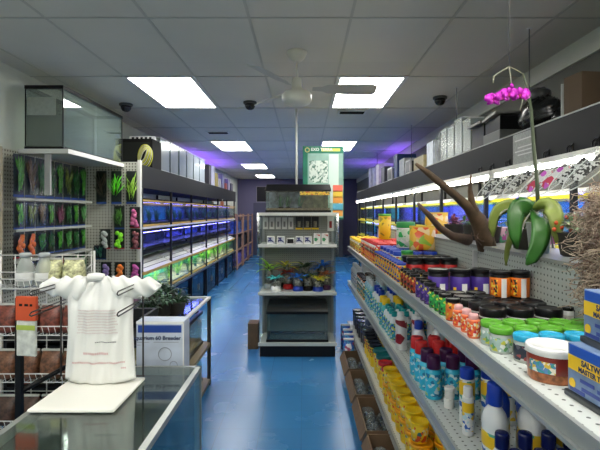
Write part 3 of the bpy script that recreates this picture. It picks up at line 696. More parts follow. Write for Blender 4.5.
# aquarium on top
def build_big(L, D, H, hood=True):
    def f():
        r = build_tank(L, D, H, black, 0, gravel_t, trim_h=.03)(); 
        return r
    return f
t = build_tank(.72, .32, .25, black, 0, gravel_t, trim_h=.012)(); t.location = (-.065, 5.2, 1.605); t.rotation_euler = (0,0,PI/2)
tag(t, 'framed glass aquarium with black hood on top of the display unit', 'aquarium')
hd = M(); hd.add([(-.17,-.37,.25),(.17,-.37,.25),(.17,.37,.25),(-.17,.37,.25),(-.14,-.355,.315),(.17,-.355,.315),(.17,.355,.315),(-.14,.355,.315)],[(0,3,2,1),(4,5,6,7),(0,1,5,4),(1,2,6,5),(2,3,7,6),(3,0,4,7)])
hd.part('hood', black, t, bevel=.004)
M().box(-.166,-.162,-.35,-.02,.195,.232).part('yellow_label', printed('tank_label', (.7,.5,.05), [(.05,.04,.03),(.6,.1,.03)], 60, .3), t)
M().box(.150,.154,-.35,-.02,.03,.24).part('background', mat('tank_back_olive', (.2,.18,.08), .6, noise=.6, nscale=14), t)
M().box(.150,.154,-.01,.35,.03,.24).part('background', mat('tank_back_grey', (.2,.24,.28), .6, noise=.6, nscale=14), t)
for i, x in enumerate((-.2,-.12,.02)):
    place('apc', build_plant('apc', .17), (-.065+x, 5.2, 1.656), f'dark plastic plant inside the top aquarium, {nth(i)} from the left', 'aquarium plant', 'plants in the top aquarium')
# tall terrarium carton behind
eb = empty('terrarium_box', (.235, 5.70, 1.52)); tag(eb, 'tall green EXO TERRA carton standing behind the top aquarium', 'box')
eg = mat('exo_green', (.012,.16,.1), .4, noise=.2, nscale=8)
M().box(-.25,.25,-.15,.15,0,.90).part('carton', eg, eb, bevel=.004)
M().box(-.19,.245,-.1508,-.15,.02,.81).part('mist_panel', mat('exo_mist', (.25,.42,.36), .4, noise=.2, nscale=6), eb)
M().box(-.17,.06,-.1515,-.1500,.45,.72).part('terrarium_picture', printed('plant_picture', (.6,.68,.62), [(.1,.2,.15),(.35,.45,.4)], 26, .4), eb)
M().box(.07,.19,-.1515,-.15,.2,.80).part('pale_panel', mat('exo_pale', (.55,.68,.62), .4), eb)
M().box(.19,.235,-.1518,-.15,.1,.33).part('price_panel', mat('exo_pale', (.55,.68,.62), .4), eb)
for k, (c, z) in enumerate((((.75,.15,.1),.36),((.75,.5,.05),.29),((.7,.3,.05),.22),((.1,.4,.55),.13),((.7,.3,.05),.06))):
    M().box(.12,.24,-.154,-.152,z-.02,z+.06).part('price_label', mat('price%d' % k, c, .5), eb)
M().box(-.02,.21,-.152,-.15,.835,.87).part('yellow_green_bar', mat('exo_bar', (.6,.65,.1), .4), eb)
text('EXO TERRA', .05, eb, (-.15,-.1525,.842), (PI/2,0,0), white, align='LEFT', bold=.001)
ring = M().tube([(.026*math.cos(a), -.152, .026*math.sin(a)) for a in [k*PI/6 for k in range(12)]], .006, 5, True).part('round_logo', mat('logo_gold', (.55,.45,.15), .4), eb); ring.location = (-.195,0,.852)
# blister packs and boxes on the tier below
def build_blister(w_, h, cm, im, foot=None):
    def f():
        o = empty('blister_pack')
        M().box(-w_/2,w_/2,-.001,.001,-h,0).part('card', cm, o)
        M().box(-w_*.2,w_*.2,-.018,-.001,-h*.8,-h*.35).part('product', im, o, bevel=.004)
        if foot: M().box(-w_/2,w_/2,-.0025,-.001,-h,-h*.86).part('card_strip', foot, o)
        return o
    return f
CX, CY = -.0725, 5.0
def hookpeg():
    o = empty('peg_hook'); M().tube([(0,0,0),(0,-.1,0),(0,-.108,.012)], .0025).part('wire', chrome, o); return o
wl = mat('card_white', (.88,.88,.85), .4)
for i, px in enumerate((264.5,271,277.5,284,290.5)):
    x = (px-304)*5.25/452
    place('blw', build_blister(.06,.14,wl,mat('grey_item', (.35,.35,.34), .35)), (x, 5.40, 1.545), f'white blister pack hanging on the display unit, {nth(i)} from the left', 'blister pack', 'white blister packs on the display')
for i, px in enumerate((299,307.5,315.5)):
    x = (px-304)*5.25/452
    place('blk', build_blister(.085,.155,mat('card_black', (.03,.03,.03), .4),mat('grey_item2', (.3,.28,.2), .35, noise=.6, nscale=50),yellow), (x, 5.40, 1.555), f'black blister pack with yellow strip on the display unit, {nth(i)} from the left', 'blister pack', 'black blister packs on the display')
place('blr', build_blister(.075,.18,wl,mat('red_item', (.4,.03,.03), .4)), (.315, 5.36, 1.565), 'white blister pack with red item at the display right edge', 'blister pack')
nb = printed('white_navy_carton', (.6,.62,.65), [(.03,.04,.15)], 22, .45)
for i, px in enumerate((271,281,290.5,299.5,308)):
    x = (px-304)*5.12/452
    if i == 2: place('smallsign', carton(.085,.03,.065,wl,'small_box',face=black), (x, 5.1, 1.25), 'small white box with black panel on the display shelf centre', 'box')
    else: place('snb', carton(.085,.06,.085,wl,'small_box',face=nb), (x, 5.12, 1.25), f'small white and navy carton in the display row, {nth(i)} from left', 'box', 'white and navy cartons on the display')
for i, px in enumerate((317,325)):
    x = (px-304)*5.12/452
    place('snr', carton(.075,.04,.12,wl,'small_box',face=printed('green_red_face', (.7,.7,.66), [(.02,.25,.08),(.5,.02,.02)], 18, .4)), (x, 5.12, 1.25), f'taller white carton with green and red print, {"left" if i == 0 else "right"} of the pair', 'box', 'white cartons with green print')
for i in range(9): place('peg', hookpeg, (-.42+.085*i, 5.44, 1.548), f'wire peg hook at the back of the display unit, {nth(i)} from the left', 'hook', 'peg hooks on the display unit')
# ornaments with plastic plants
def build_orn(base, leafm, h, wide=1.0):
    def f():
        o = empty('plant_ornament'); rng = random.Random(hash_(base.name+leafm.name))
        M().lathe([(.048,0),(.05,.01),(.046,.035),(.03,.045)], 14).part('base', base, o)
        M().blob((0,0,h*.38),(.045*wide,.04,h*.26), 10, 7, .35, rng).part('figure', printed('figure_'+leafm.name, (.2,.2,.17), [(.35,.35,.3),(.06,.07,.06)], 40, .5), o)
        m = M()
        for k in range(14):
            a = k*2*PI/14+rng.random()*.4; m.leaf((0,0,h*(.5+.15*rng.random())), (math.cos(a), math.sin(a), .5+rng.random()*1.2), (.05+h*.3)*wide*(.7+.5*rng.random()), .032, .5, 4)
        m.part('leaves', leafm, o); return o
    return f
lm = {'lime': mat('lime_leaf', (.5,.85,.08), .45), 'cyan': mat('cyan_leaf', (.1,.75,.75), .45), 'red': mat('red_leaf', (.55,.05,.02), .45), 'blue': mat('blue_leaf', (.03,.25,.9), .45), 'yel': mat('yellow_leaf', (.9,.85,.08), .45), 'or': mat('orange_leaf', (.6,.2,.08), .45), 'dk': mat('dark_leaf', (.03,.1,.03), .45)}
spec = [(269,5.28,'lime','grey_shelf_metal',.32,'lime green'),(276,5.13,'cyan','white_plastic',.17,'cyan'),(288,5.25,'red','red_plastic',.24,'red'),(298,5.12,'blue','blue_plastic',.20,'bright blue'),(286,5.38,'yel','black_plastic',.34,'tall yellow'),(305,5.36,'dk','black_plastic',.32,'dark green'),(308,5.14,'dk','black_plastic',.20,'short dark'),(318,5.10,'yel','blue_plastic',.17,'pale yellow'),(326,5.2,'or','dark_purple_plastic',.22,'orange'),(322,5.36,'blue','grey_shelf_metal',.33,'tall blue and green')]
for i, (px, Y, lf, bs, h, d) in enumerate(spec):
    place('orn%d' % i, build_orn(MT[bs], lm[lf], h), ((px-304)*Y/452, Y, .72), f'{d} plastic plant ornament on the display unit shelf', 'ornament', 'plant ornaments on the display', sc=1.22)
# big tank on lowest tier
t = build_tank(.68, .36, .34, black, 0, None, trim_h=.03)(); t.location = (-.075, 5.215, .162); t.rotation_euler = (0,0,PI/2)
tag(t, 'empty glass aquarium with black frame on the lowest display tier', 'aquarium')
M().add([(-.185,-.345,.34),(.18,-.345,.34),(.18,.345,.34),(-.185,.345,.34),(-.13,-.335,.41),(.18,-.335,.41),(.18,.335,.41),(-.13,.335,.41)],[(0,3,2,1),(4,5,6,7),(0,1,5,4),(1,2,6,5),(2,3,7,6),(3,0,4,7)]).part('hood', mat('hood_smoke', (.04,.045,.04), .3), t)
M().box(.168,.172,-.33,.33,.03,.32).part('backing_sheet', mat('grey_green_sheet', (.12,.16,.13), .5), t)
sb = carton(.12,.2,.3,cardb,'cardboard_box')(); sb.location = (-.60,5.4,0); tag(sb, 'brown carton on the floor left of the display unit', 'box')
# wire side racks beside unit
def build_side():
    o = empty('wire_grid_rack'); m = M()
    for k in range(7): m.tube([(0,k*.05,0),(0,k*.05,.5)], .003, 5)
    for k in range(6): m.tube([(0,0,k*.1),(0,.3,k*.1)], .003, 5)
    m.part('grid', chrome, o); return o
place('side', build_side, (-.53,5.12,1.1), 'wire grid panel on the left side of the display unit', 'wire rack')
place('side', build_side, (.39,5.12,1.1), 'wire grid panel on the right side of the display unit', 'wire rack')

# ================================================================ left: counter
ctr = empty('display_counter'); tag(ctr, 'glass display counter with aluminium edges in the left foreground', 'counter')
x0, x1, y0, y1, z1 = -.96, -.46, -.2, 2.03, .92
e = .014
for nm, bx in (('top_frame', [(x0,x0+e*1.6,y0,y1,z1-.022,z1),(x1-e*1.6,x1,y0,y1,z1-.022,z1),(x0,x1,y1-e*1.3,y1,z1-.022,z1),(x0,x1,y0,y0+e,z1-.022,z1)]),):
    m = M()
    for b in bx: m.box(*b)
    m.part(nm, alu, ctr)
M().box(x0+.02,x1-.02,y0+.01,y1-.016,z1-.008,z1-.001).part('glass_top', GLC, ctr)
M().box(x0+.022,x1-.022,y0+.012,y1-.018,z1-.0115,z1-.0095).part('scuffed_underside', film('scuffed_glass', (.6,.7,.65), .3, .15), ctr)  # scuffs, with the pale reflection on the top put into the film colour
M().box(x1-.008,x1-.003,y0+.02,y1-.02,.18,z1-.022).part('glass_front', GLC, ctr)
M().box(x0+.01,x1-.01,y1-.008,y1-.003,.18,z1-.022).part('glass_end', GL, ctr)
for x in (x0+.008,x1-.008):
    for y in (y0+.01,y1-.008): M().box(x-.008,x+.008,y-.008,y+.008,.18,z1-.02).part('post', alu, ctr)
M().box(x0,x1,y0,y1,0,.18).part('plinth', mat('plinth_grey', (.2,.23,.23), .5), ctr)
M().box(x0+.02,x1-.02,y0+.02,y1-.02,.181,.186).part('deck', mat('deck_pale', (.5,.58,.55), .5), ctr)
M().box(x0+.03,x1-.1,y0+.02,y1-.02,.56,.568).part('glass_shelf', GLC, ctr)
M().box(x0,x0+.006,y0+.02,y1-.02,.18,z1-.03).part('sliding_door', mat('door_grey', (.4,.46,.44), .5), ctr)
# goods inside the counter
def place_in(i, x, y, z, w_, d, h, col, lab, cat='box'):
    place('cin%d' % i, carton(w_,d,h,mat('cin%d' % i, col, .45),'boxed_item',face=printed('cinp%d' % i, col, [(.6,.6,.55),(.05,.1,.1)], 25, .35)), (x,y,z), lab, cat, 'boxes inside the counter', rz=.2*i)
place_in(0,-.85,1.35,.568,.13,.06,.05,(.35,.5,.05),'lime green box lying on the counter glass shelf')
place_in(1,-.7,1.22,.568,.16,.1,.04,(.3,.35,.33),'grey box lying on the counter glass shelf')
place_in(2,-.68,1.6,.568,.1,.1,.08,(.1,.25,.35),'blue grey box inside the counter toward its far end')
place_in(3,-.6,1.35,.186,.16,.12,.12,(.25,.3,.28),'pale box on the counter bottom deck')
place_in(4,-.75,1.7,.186,.2,.12,.15,(.1,.14,.14),'dark box on the counter bottom deck')
rq = random.Random(12)
for i in range(14):
    c_ = [(.3,.33,.3),(.12,.2,.25),(.35,.3,.2),(.05,.12,.1)][i%4]; lv_ = i%2
    place('cg%d' % (i%4), carton(.10,.07,.035,mat('cg%d' % (i%4), c_, .45),'boxed_item',face=printed('cgp%d' % (i%4), c_, [(.6,.6,.55),(.1,.25,.2)], 40, .4)), (-.86+.115*(i%3), .75+.085*(i//3)*1.5, .568 if lv_ else .186), f'small boxed item on the counter {"glass shelf" if lv_ else "bottom deck"}, {nth(i//2)} from the near end', 'box', 'small boxed items inside the counter', rz=rq.uniform(-.25,.25))
# cutting board
cb = M(); cb.box(-.15,.15,-.155,.155,0,.012); cb = cb.part('cutting_board', mat('board_white', (.78,.77,.7), .45), bevel=.006); cb.location = (-.80,1.70,.9215); tag(cb, 'white plastic board lying on the glass counter under the bag', 'board')
# --- T-shirt bag rack
br = empty('bag_rack', (-.80,1.86,.934)); tag(br, 'black wire bag rack standing on the white board', 'rack')
bkw = mat('rack_wire', (.03,.025,.02), .35)
M().box(-.145,.145,-.004,.004,0,.004).part('foot_plate', bkw, br)
for x_ in (-.2,.138):
    M().tube([(x_,0,0),(x_,0,.40)], .0035).part('upright', bkw, br)
for x_ in (-.185,.128):
    for z_ in (.383,.308):
        M().tube([(x_,0,z_+.007),(x_+.004,-.235,z_+.007),(x_+.004,-.245,z_),(x_+.004,-.235,z_-.007),(x_,0,z_-.007)], .0028).part('arm', bkw, br)
M().tube([(-.2,0,.40),(.138,0,.40)], .0035).part('crossbar', bkw, br)
# bag: body with folds, sleeves out over the arms
bagm = bpy.data.materials.new('bag_plastic'); bagm.use_nodes = True; bn = bagm.node_tree.nodes['Principled BSDF']
bn.inputs['Base Color'].default_value = (.8,.8,.76,1); bn.inputs['Roughness'].default_value = .35; bn.inputs['Subsurface Weight'].default_value = .0
bg = empty('plastic_bag', (-.81,1.80,.934)); tag(bg, 'white plastic T-shirt bag hanging spread on the bag rack', 'bag')
def sheet(fn, nu, nv, th):
    m = M(); vs = []
    for s_ in (-1, 1):
        for j in range(nv+1):
            for i in range(nu+1): vs.append(fn(i/nu, j/nv, s_*th))
    K = (nu+1)*(nv+1); fs = []
    for j in range(nv):
        for i in range(nu):
            a = j*(nu+1)+i; fs.append((a,a+1,a+nu+2,a+nu+1)); fs.append((K+a,K+a+nu+1,K+a+nu+2,K+a+1))
    bd = [(i,i+1) for i in range(nu)]+[(nv*(nu+1)+i+1,nv*(nu+1)+i) for i in range(nu)]+[((j+1)*(nu+1),j*(nu+1)) for j in range(nv)]+[(j*(nu+1)+nu,(j+1)*(nu+1)+nu) for j in range(nv)]
    for a, b in bd: fs.append((b,a,K+a,K+b))
    return m.add(vs, fs, True)
def bodyf(u, v, o):
    z = v*.395; wd = .132-.006*math.sin(PI*v)+.008*(1-v)
    if v > .86: wd *= 1-.55*((v-.86)/.14)**1.5
    x = (u-.5)*2*wd
    dep = .03*math.sin(PI*u)**.6*(1 if v < .7 else max(.15, 1-(v-.7)*3))
    rip = .004*math.sin(u*22+v*5)+.003*math.sin(u*41-v*7)
    z += -.012*math.sin(PI*u)*(1-v) + .012*math.cos(u*9)*(v if v > .8 else 0)
    return (x, o*(dep+.004)+rip, z+.014)
sheet(bodyf, 40, 30, 1).part('bag_body', bagm, bg)
for s_ in (-1,1):
    def slf(u, v, o, s_=s_):
        t = v; x = s_*(.05+t*.185); top = .402-.012*t; bot = .30+.03*t
        if t > .85: k = (t-.85)/.15; top -= .025*k*k; bot += .03*k*k
        z = bot+(top-bot)*u
        return (x, o*(.018*math.sin(PI*u)**.5+.003)+.006*math.sin(t*17+u*6)+.02*(-.5+t)*0, z+.02+.006*math.sin(t*23+u*3))
    sheet(slf, 14, 22, 1).part('handle', bagm, bg)
M().lathe([(.006,-.032),(.014,-.03),(.017,0),(.014,.03),(.006,.032)], 14).part('rolled_neck', bagm, bg).rotation_euler = (0,PI/2,0)
[c for c in COL.objects if c.name == 'rolled_neck'][0].location = (-.015,-.005,.418)
pr = M(); rg = random.Random(8)
def frontpt(x, z):
    v = max(0, min(1, (z-.014)/.395)); wd = .132-.006*math.sin(PI*v)+.008*(1-v); u = max(0, min(1, x/(2*wd)+.5))
    q = bodyf(u, v, -1); return q[1]
def dash(x0_, x1_, z, h, m):
    n = max(1, int((x1_-x0_)/.006))
    for k in range(n):
        a = x0_+(x1_-x0_)*k/n; b = x0_+(x1_-x0_)*(k+.75)/n; vs = []
        for (xx, zz) in ((a,z),(b,z),(b,z+h),(a,z+h)): vs.append((xx, frontpt(xx, zz)-.0016, zz))
        for (xx, zz) in ((a,z),(b,z),(b,z+h),(a,z+h)): vs.append((xx, frontpt(xx, zz)+.0005, zz))
        m.add(vs, [(0,1,2,3),(7,6,5,4),(0,4,5,1),(1,5,6,2),(2,6,7,3),(3,7,4,0)])
for k in range(9): dash(-.08+.004*(k%2), .08-.006*(k%3), .20+k*.011, .004, pr)
pr.part('faint_printed_lines', mat('faint_red_print', (.7,.62,.6), .5), bg)
pr = M(); dash(-.055,.045,.118,.008,pr); dash(-.10,.105,.082,.006,pr); dash(.09,.11,.06,.005,pr); pr.part('red_printed_lines', mat('pale_red_print', (.68,.48,.47), .5), bg)
pr = M(); dash(-.005,.075,.165,.003,pr); pr.part('dark_printed_line', mat('dark_print', (.15,.15,.16), .5), bg)

# --- aquarium cartons behind the counter
def build_breeder():
    o = empty('aquarium_carton'); w_, d, h = .22, .10, .276
    M().box(-w_/2,w_/2,0,d,0,h).part('carton', mat('carton_pale_blue', (.5,.56,.66), .4, noise=.12, nscale=9), o, bevel=.002)
    M().box(-w_/2+.008,w_/2-.012,-.0012,0,h-.052,h-.018).part('blue_band', mat('band_blue', (.01,.05,.28), .4), o)
    M().box(-w_/2,w_/2,-.0008,0,h-.012,h-.001).part('white_border', white, o)
    M().box(w_/2-.006,w_/2,-.0008,0,0,h-.012).part('white_border', white, o)
    text('Aquarium 60 Breeder', .0255, o, (-w_/2-.02,-.0012,h-.085), (PI/2,0,0), mat('navy_ink', (.02,.03,.1), .5), align='LEFT', bold=.0006)
    for k, (x, z, r) in enumerate(((.022,.125,.03),(.062,.075,.017))):
        M().tube([(x+r*math.cos(a), -.0005, z+r*math.sin(a)) for a in [q*PI/10 for q in range(20)]], .0012, 4, True).part('round_picture', mat('circle_grey', (.2,.22,.26), .5), o)
    l = M()
    for k, (a, b, z) in enumerate(((-.11,-.05,.178),(-.03,.085,.178),(-.11,-.09,.165))): l.box(a,b,-.001,0,z,z+.003)
    l.part('small_print', mat('small_print_grey', (.3,.33,.38), .5), o)
    return o
for i, nm in enumerate(('bottom of the stack behind the counter','third from the top behind the counter','second from the top, seen through counter glass','topmost, standing above the counter edge')):
    place('breeder', build_breeder, (-.662,2.08,i*.277), f'pale Aquarium 60 Breeder carton, {nm}', 'box', 'aquarium cartons behind the counter')

# ================================================================ left: low aquarium stand
st = empty('aquarium_stand'); tag(st, 'low two tier stand with tanks and plants behind the counter', 'stand')
X0, X1, Y0, Y1, Z1 = -1.75, -.87, 3.05, 4.23, .815
fr = mat('stand_frame', (.05,.045,.04), .5)
for x in (X0+.015,X1-.015):
    for y in (Y0+.015,Y1-.015): M().box(x-.015,x+.015,y-.015,y+.015,0,Z1-.01).part('leg', fr, st)
for z in (.06,.40): M().box(X0,X1,Y0,Y1,z-.03,z).part('shelf', mat('stand_shelf', (.2,.15,.08), .5), st)
sto = M()
sto.box(X0,X1,Y1-.03,Y1,Z1-.012,Z1+.005); sto.box(X1-.03,X1,Y0,Y1-.03,Z1-.012,Z1+.005); sto.box(X0,X1-.03,Y0,Y0+.03,Z1-.012,Z1+.005); sto.box(X0,X0+.03,Y0+.03,Y1-.03,Z1-.012,Z1+.005)
sto.part('top_rim', mat('rim_white', (.65,.65,.6), .4), st)
M().box(X0+.03,X1-.03,Y0+.03,Y1-.03,Z1-.012,Z1-.004).part('top_glass', GLC, st)
for z, nm, bgk in ((.06,'lower',bg_dark),(.40,'upper',bg_green)):
    place('st'+nm, build_tank(1.06,.74,.30,black,1,gravel_t,bgk), ((X0+X1)/2,(Y0+Y1)/2,z), f'aquarium on the {nm} shelf of the low stand', 'aquarium', 'tanks of the low stand')
def build_goldfish():
    o = empty('goldfish'); gf = mat('goldfish_orange', (.8,.2,.03), .3)
    M().blob((0,0,0),(.02,.05,.025), 10, 8).part('body', gf, o)
    m = M(); m.leaf((0,.045,0),(0,1,.5),.05,.03,0,3); m.leaf((0,.045,0),(0,1,-.5),.05,.03,0,3); m.part('tail', gf, o)
    return o
for i, (y, z) in enumerate(((3.9,.55),(3.6,.50),(3.75,.60))): place('gf', build_goldfish, (-1.02,y,z), f'orange goldfish in the upper tank of the low stand, {nth(i)} of three', 'fish', 'goldfish', rz=i*.7)
# dark bushy plants on the stand
def build_bush(seed, h, n, lmn, w_=.02):
    def f():
        o = empty('potted_plant'); rng = random.Random(seed)
        M().lathe([(.045,0),(.055,.005),(.07,.09),(.075,.095),(.06,.095),(.058,.085)], 16).part('pot', mat('pot_dark', (.04,.035,.03), .6), o)
        m = M(); s = M()
        for k in range(n):
            a = rng.random()*2*PI; t = rng.random(); d = (math.cos(a)*(.2+t), math.sin(a)*(.2+t), .9-.3*t); b = Vector((0,0,.08)); d = Vector(d).normalized(); q = b+d*h*(.3+.4*rng.random())
            s.tube([b, b+(q-b)*.5+Vector((0,0,.01)), q], .0018, 4)
            for j in range(5):
                aa = rng.random()*2*PI; m.leaf(b+(q-b)*(.4+.15*j), (d.x+.8*math.cos(aa), d.y+.8*math.sin(aa), d.z*.6+.2), h*.35, w_, .5, 3)
        m.part('leaves', lmn, o); s.part('stem', MT['dark_green_leaf'], o); return o
    return f
dg = mat('bush_dark', (.02,.055,.025), .4); dgm = mat('bush_mottled', (.08,.16,.09), .4, noise=.8, nscale=60)
for i, (px, Y, k) in enumerate(((149,3.3,0),(163,3.5,1),(177,3.55,0),(156,3.9,1),(168,4.0,0))):
    place('bush%d' % k, build_bush(5+k, .17, 14, (dg, dgm)[k], .03), ((px-304)*Y/452, Y, Z1-.003), f'dark leafy potted plant on the low stand, {["nearest and leftmost","beside the nearest one","rightmost at the front","at the back left","at the back middle"][i]}', 'plant', 'potted plants on the low stand', rz=i)

# ================================================================ left: pegboard bay
pb = empty('pegboard_display'); tag(pb, 'cream perforated peg board bay with shelf on the left wall', 'peg board')
pegm = dotted('pegboard_side', (.48,.48,.41), (.1,.1,.08), .034, .0085, (1,2), .6); pegf = dotted('pegboard_front', (.52,.52,.45), (.08,.08,.06), .034, .0085, (0,2), .6)
M().box(-2.5,-2.485,3.62,5.15,.1,2.14).part('side_board', pegm, pb)
M().box(-2.485,-1.875,5.15,5.165,.1,2.18).part('end_board', pegf, pb)
M().box(-1.89,-1.86,5.13,5.19,0,2.20).part('edge_post', mat('post_white', (.66,.65,.6), .4), pb)
M().box(-2.5,-2.44,3.60,3.66,0,2.14).part('edge_post', mat('post_tan', (.38,.33,.24), .5), pb)
M().box(-2.49,-2.06,3.94,5.28,2.125,2.155).part('top_shelf', mat('top_shelf_cream', (.6,.58,.48), .5), pb)
M().box(-2.06,-2.05,3.94,5.28,2.12,2.16).part('shelf_edge', mat('edge_white', (.8,.8,.76), .4), pb)
M().box(-2.49,-2.05,3.93,3.94,2.12,2.16).part('shelf_edge', MT['edge_white'], pb)
M().cbox((-2.26,3.99,1.94),(.05,.02,.36)).part('bracket', mat('bracket_white', (.5,.5,.48), .4), pb)
for z in (1.715,1.455,1.195): M().box(-2.36,-2.345,3.7,5.0,z-.008,z+.012).part('price_rail', mat('rail_grey', (.4,.42,.38), .4), pb)
plantms = {}
def pk_leaf(name, col): return mat('pl_'+name, col, .45)
def build_pack(key, col, card, h, blob=False):
    def f():
        o = empty('plant_pack'); rng = random.Random(hash_(key)); w_ = .14 if key[1] == 'k' else .115
        M().box(-w_/2,w_/2,-.002,0,-h,0).part('backing_card', card, o)
        m = M()
        if blob:
            for k in range(9): m.blob((rng.uniform(-.025,.025),-.022+rng.uniform(-.008,.004),-h*(.2+.65*k/8)),(.028,.014,.026), 7, 5, .4, rng)
        else:
            for k in range(24):
                a = rng.uniform(-.8,.8); z = -h*.88+rng.random()*h*.5
                m.leaf((rng.uniform(-.028,.028),-.018,z), (math.sin(a),-.12*rng.random(),math.cos(a)), h*.36, .018, -.1, 3)
        m.part('plastic_plant', col, o)
        b = M(); b.box(-w_/2+.006,w_/2-.006,-.040,-.0385,-h*.93,-h*.08); b.box(-w_/2+.006,-w_/2+.008,-.0385,-.002,-h*.93,-h*.08); b.box(w_/2-.008,w_/2-.006,-.0385,-.002,-h*.93,-h*.08)
        b.part('clear_cover', glass('blister_clear', (.96,.98,.96), .012, .2), o)
        M().box(-w_/2,w_/2,-.003,-.002,-h,-h*.94).part('card_strip', mat('strip_blue', (.02,.06,.25), .4) if not blob else mat('strip_red', (.5,.03,.05), .4), o)
        return o
    return f
cd = mat('card_dark_blue', (.008,.014,.03), .4); cbk = mat('card_dark', (.012,.018,.015), .4)
Gs = [('green',(.07,.32,.03)),('dark green',(.03,.14,.04)),('olive',(.16,.2,.04)),('moss green',(.05,.22,.05)),('brown',(.16,.09,.05)),('plum',(.18,.04,.09)),('orange',(.75,.15,.02))]
rowsz = [(2.095,.36,'top',[0,4,1,1,0,2,1,0],'green'),(1.70,.235,'second',[0,2,4,0,5,1,0,3],''),(1.44,.22,'third',[6,6,3,1,0,3,1,0],''),(1.18,.22,'fourth',[1,4,2,5,6,3,3,1],'')]
for z, h, rn, cols, _ in rowsz:
    for i, c in enumerate(cols):
        y = 3.80+i*.155; nm, cc = Gs[c]
        place(f'pk{c}{h}', build_pack(f'pk{c}', pk_leaf(nm, cc), cbk if c % 2 else cd, h, c == 6), (-2.40, y, z), f'{nm} plastic plant pack on the side peg board, {rn} row, {nth(i)} from the left', 'plant pack', f'plant packs in the {rn} peg board row', rz=PI/2)
place('pk_teal', build_pack('pkt', pk_leaf('teal', (.03,.2,.15)), cd, .16), (-2.30,5.10,1.235), 'teal plastic plant pack hanging alone near the peg board corner', 'plant pack')
endp = [(101.5,171,33,'dk','dark brown'),(116.5,171,33,'bg','bright green'),(131.5,171,33,'yg','yellow green'),(119.5,206,23,'g2','thin green'),(135,207,21,'pk','pink'),
        (105.5,229,20,'gr','pale grey'),(119.5,229,20,'lg','lime'),(135.5,229,20,'bp','black and pink'),(106,262,20,'vi','violet and white'),(120,262,21,'or','orange'),(135.5,262,21,'mg','magenta')]
ecol = {'dk':(.1,.07,.04),'bg':(.16,.85,.03),'yg':(.45,.75,.1),'g2':(.1,.3,.04),'pk':(.7,.15,.35),'gr':(.5,.52,.52),'lg':(.3,.9,.03),'bp':(.3,.08,.1),'vi':(.3,.2,.5),'or':(.9,.22,.03),'mg':(.6,.1,.4)}
for px, py, hp, k, nm in endp:
    Y = 5.11; h = hp*Y/452
    place('ep'+k, build_pack('e'+k, pk_leaf('e'+k, ecol[k]), cbk, h, k in ('pk','gr','lg','bp','vi','or','mg')), ((px-304)*Y/452+0, Y, 1.61-(py-212)*Y/452), f'{nm} ornament pack hanging on the cream end board', 'plant pack', 'packs on the end board')
# hook pegs behind packs
# big 4 foot tank on the shelf
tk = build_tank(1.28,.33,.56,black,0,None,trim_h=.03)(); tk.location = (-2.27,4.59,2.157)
for c in kids(tk):
    pass
tag(tk, 'large empty four foot glass aquarium on the cream top shelf', 'aquarium')
for yy in (-.639,.639):
    for xx in (-.164,.164): M().box(xx-.004,xx+.004,yy-.004,yy+.004,.03,.53).part('corner_seam', dark, tk)
M().box(-.155,.155,-.6345,-.633,.03,.53).part('dusty_pane', film('grey_dusty', (.6,.66,.6), .2, .3), tk)  # pale films on end and side carry the reflected wall in their colour
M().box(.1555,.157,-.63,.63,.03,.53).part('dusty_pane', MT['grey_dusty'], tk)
M().box(.1575,.159,-.005,.005,.03,.53).part('centre_seam', mat('seam_silicone', (.4,.45,.42), .4), tk)
M().box(-.155,.1,-.636,-.6345,.3,.46).part('taped_notice', mat('notice_grey', (.5,.52,.48), .6, noise=.1, nscale=30), tk)
# power strip, coil of yellow hose, black crate behind it
ps = empty('power_strip', (-2.05,5.75,2.52)); tag(ps, 'white power strip with sockets lying on boxes behind the glass tank', 'power strip')
M().box(-.16,.16,-.03,.03,0,.05).part('housing', white, ps, bevel=.004)
m = M(); [m.box(-.13+k*.055,-.10+k*.055,-.032,-.03,.012,.038) for k in range(5)]; m.part('socket', black, ps)
bx = carton(.42,.35,.36,mat('crate_black', (.01,.01,.01), .6, spec=.1),'equipment_crate',face=mat('crate_grey', (.02,.022,.02), .5, spec=.1))(); bx.location = (-2.09,5.78,2.16); tag(bx, 'black crate on the overhead shelf behind the big tank', 'crate')
hc = empty('hose_coil', (-1.96,5.58,2.30)); tag(hc, 'coil of yellow hose hanging in front of the black crate', 'hose')
for k in range(6):
    M().tube([((.09-.009*k)*math.cos(a), -.012*k+.01*math.sin(a*3), (.14-.012*k)*math.sin(a+.2*k)+.0) for a in [q*PI/12 for q in range(24)]], .0065, 7, True).part('loop', mat('hose_yellow', (.55,.55,.03), .35) if k % 2 == 0 else mat('hose_pale', (.5,.5,.35), .35), hc)

# ================================================================ left tank rack
XL = -1.86
lr = empty('tank_rack'); tag(lr, 'long black rack holding four rows of aquariums along the left wall', 'rack')
for z in (.57,1.12,1.43):
    M().box(-2.46,XL-(.10 if z == 1.12 else .005),5.22,12.2,z-.035,z).part('shelf_deck', dark, lr)
M().box(XL-.005,XL+.005,5.22,12.2,.535,.572).part('front_rail', mat('rail_dim', (.09,.095,.1), .4), lr)
M().box(XL-.005,XL+.005,5.22,12.2,1.41,1.435).part('front_rail', mat('rail_white', (.75,.75,.8), .4), lr)
M().box(XL-.005,XL+.005,5.22,12.2,.885,.91).part('gold_rail', gold, lr)
M().box(XL-.005,XL+.005,5.22,12.2,1.735,1.755).part('gold_rail', gold, lr)
for i in range(7):
    y = 5.235+i*1.155
    for x in (XL-.02,-2.45): M().box(x-.014,x+.014,y-.014,y+.014,0,1.89).part('upright', dark, lr)
ls = empty('overhead_shelf'); tag(ls, 'long charcoal overhead shelf above the left tank rack', 'shelf')
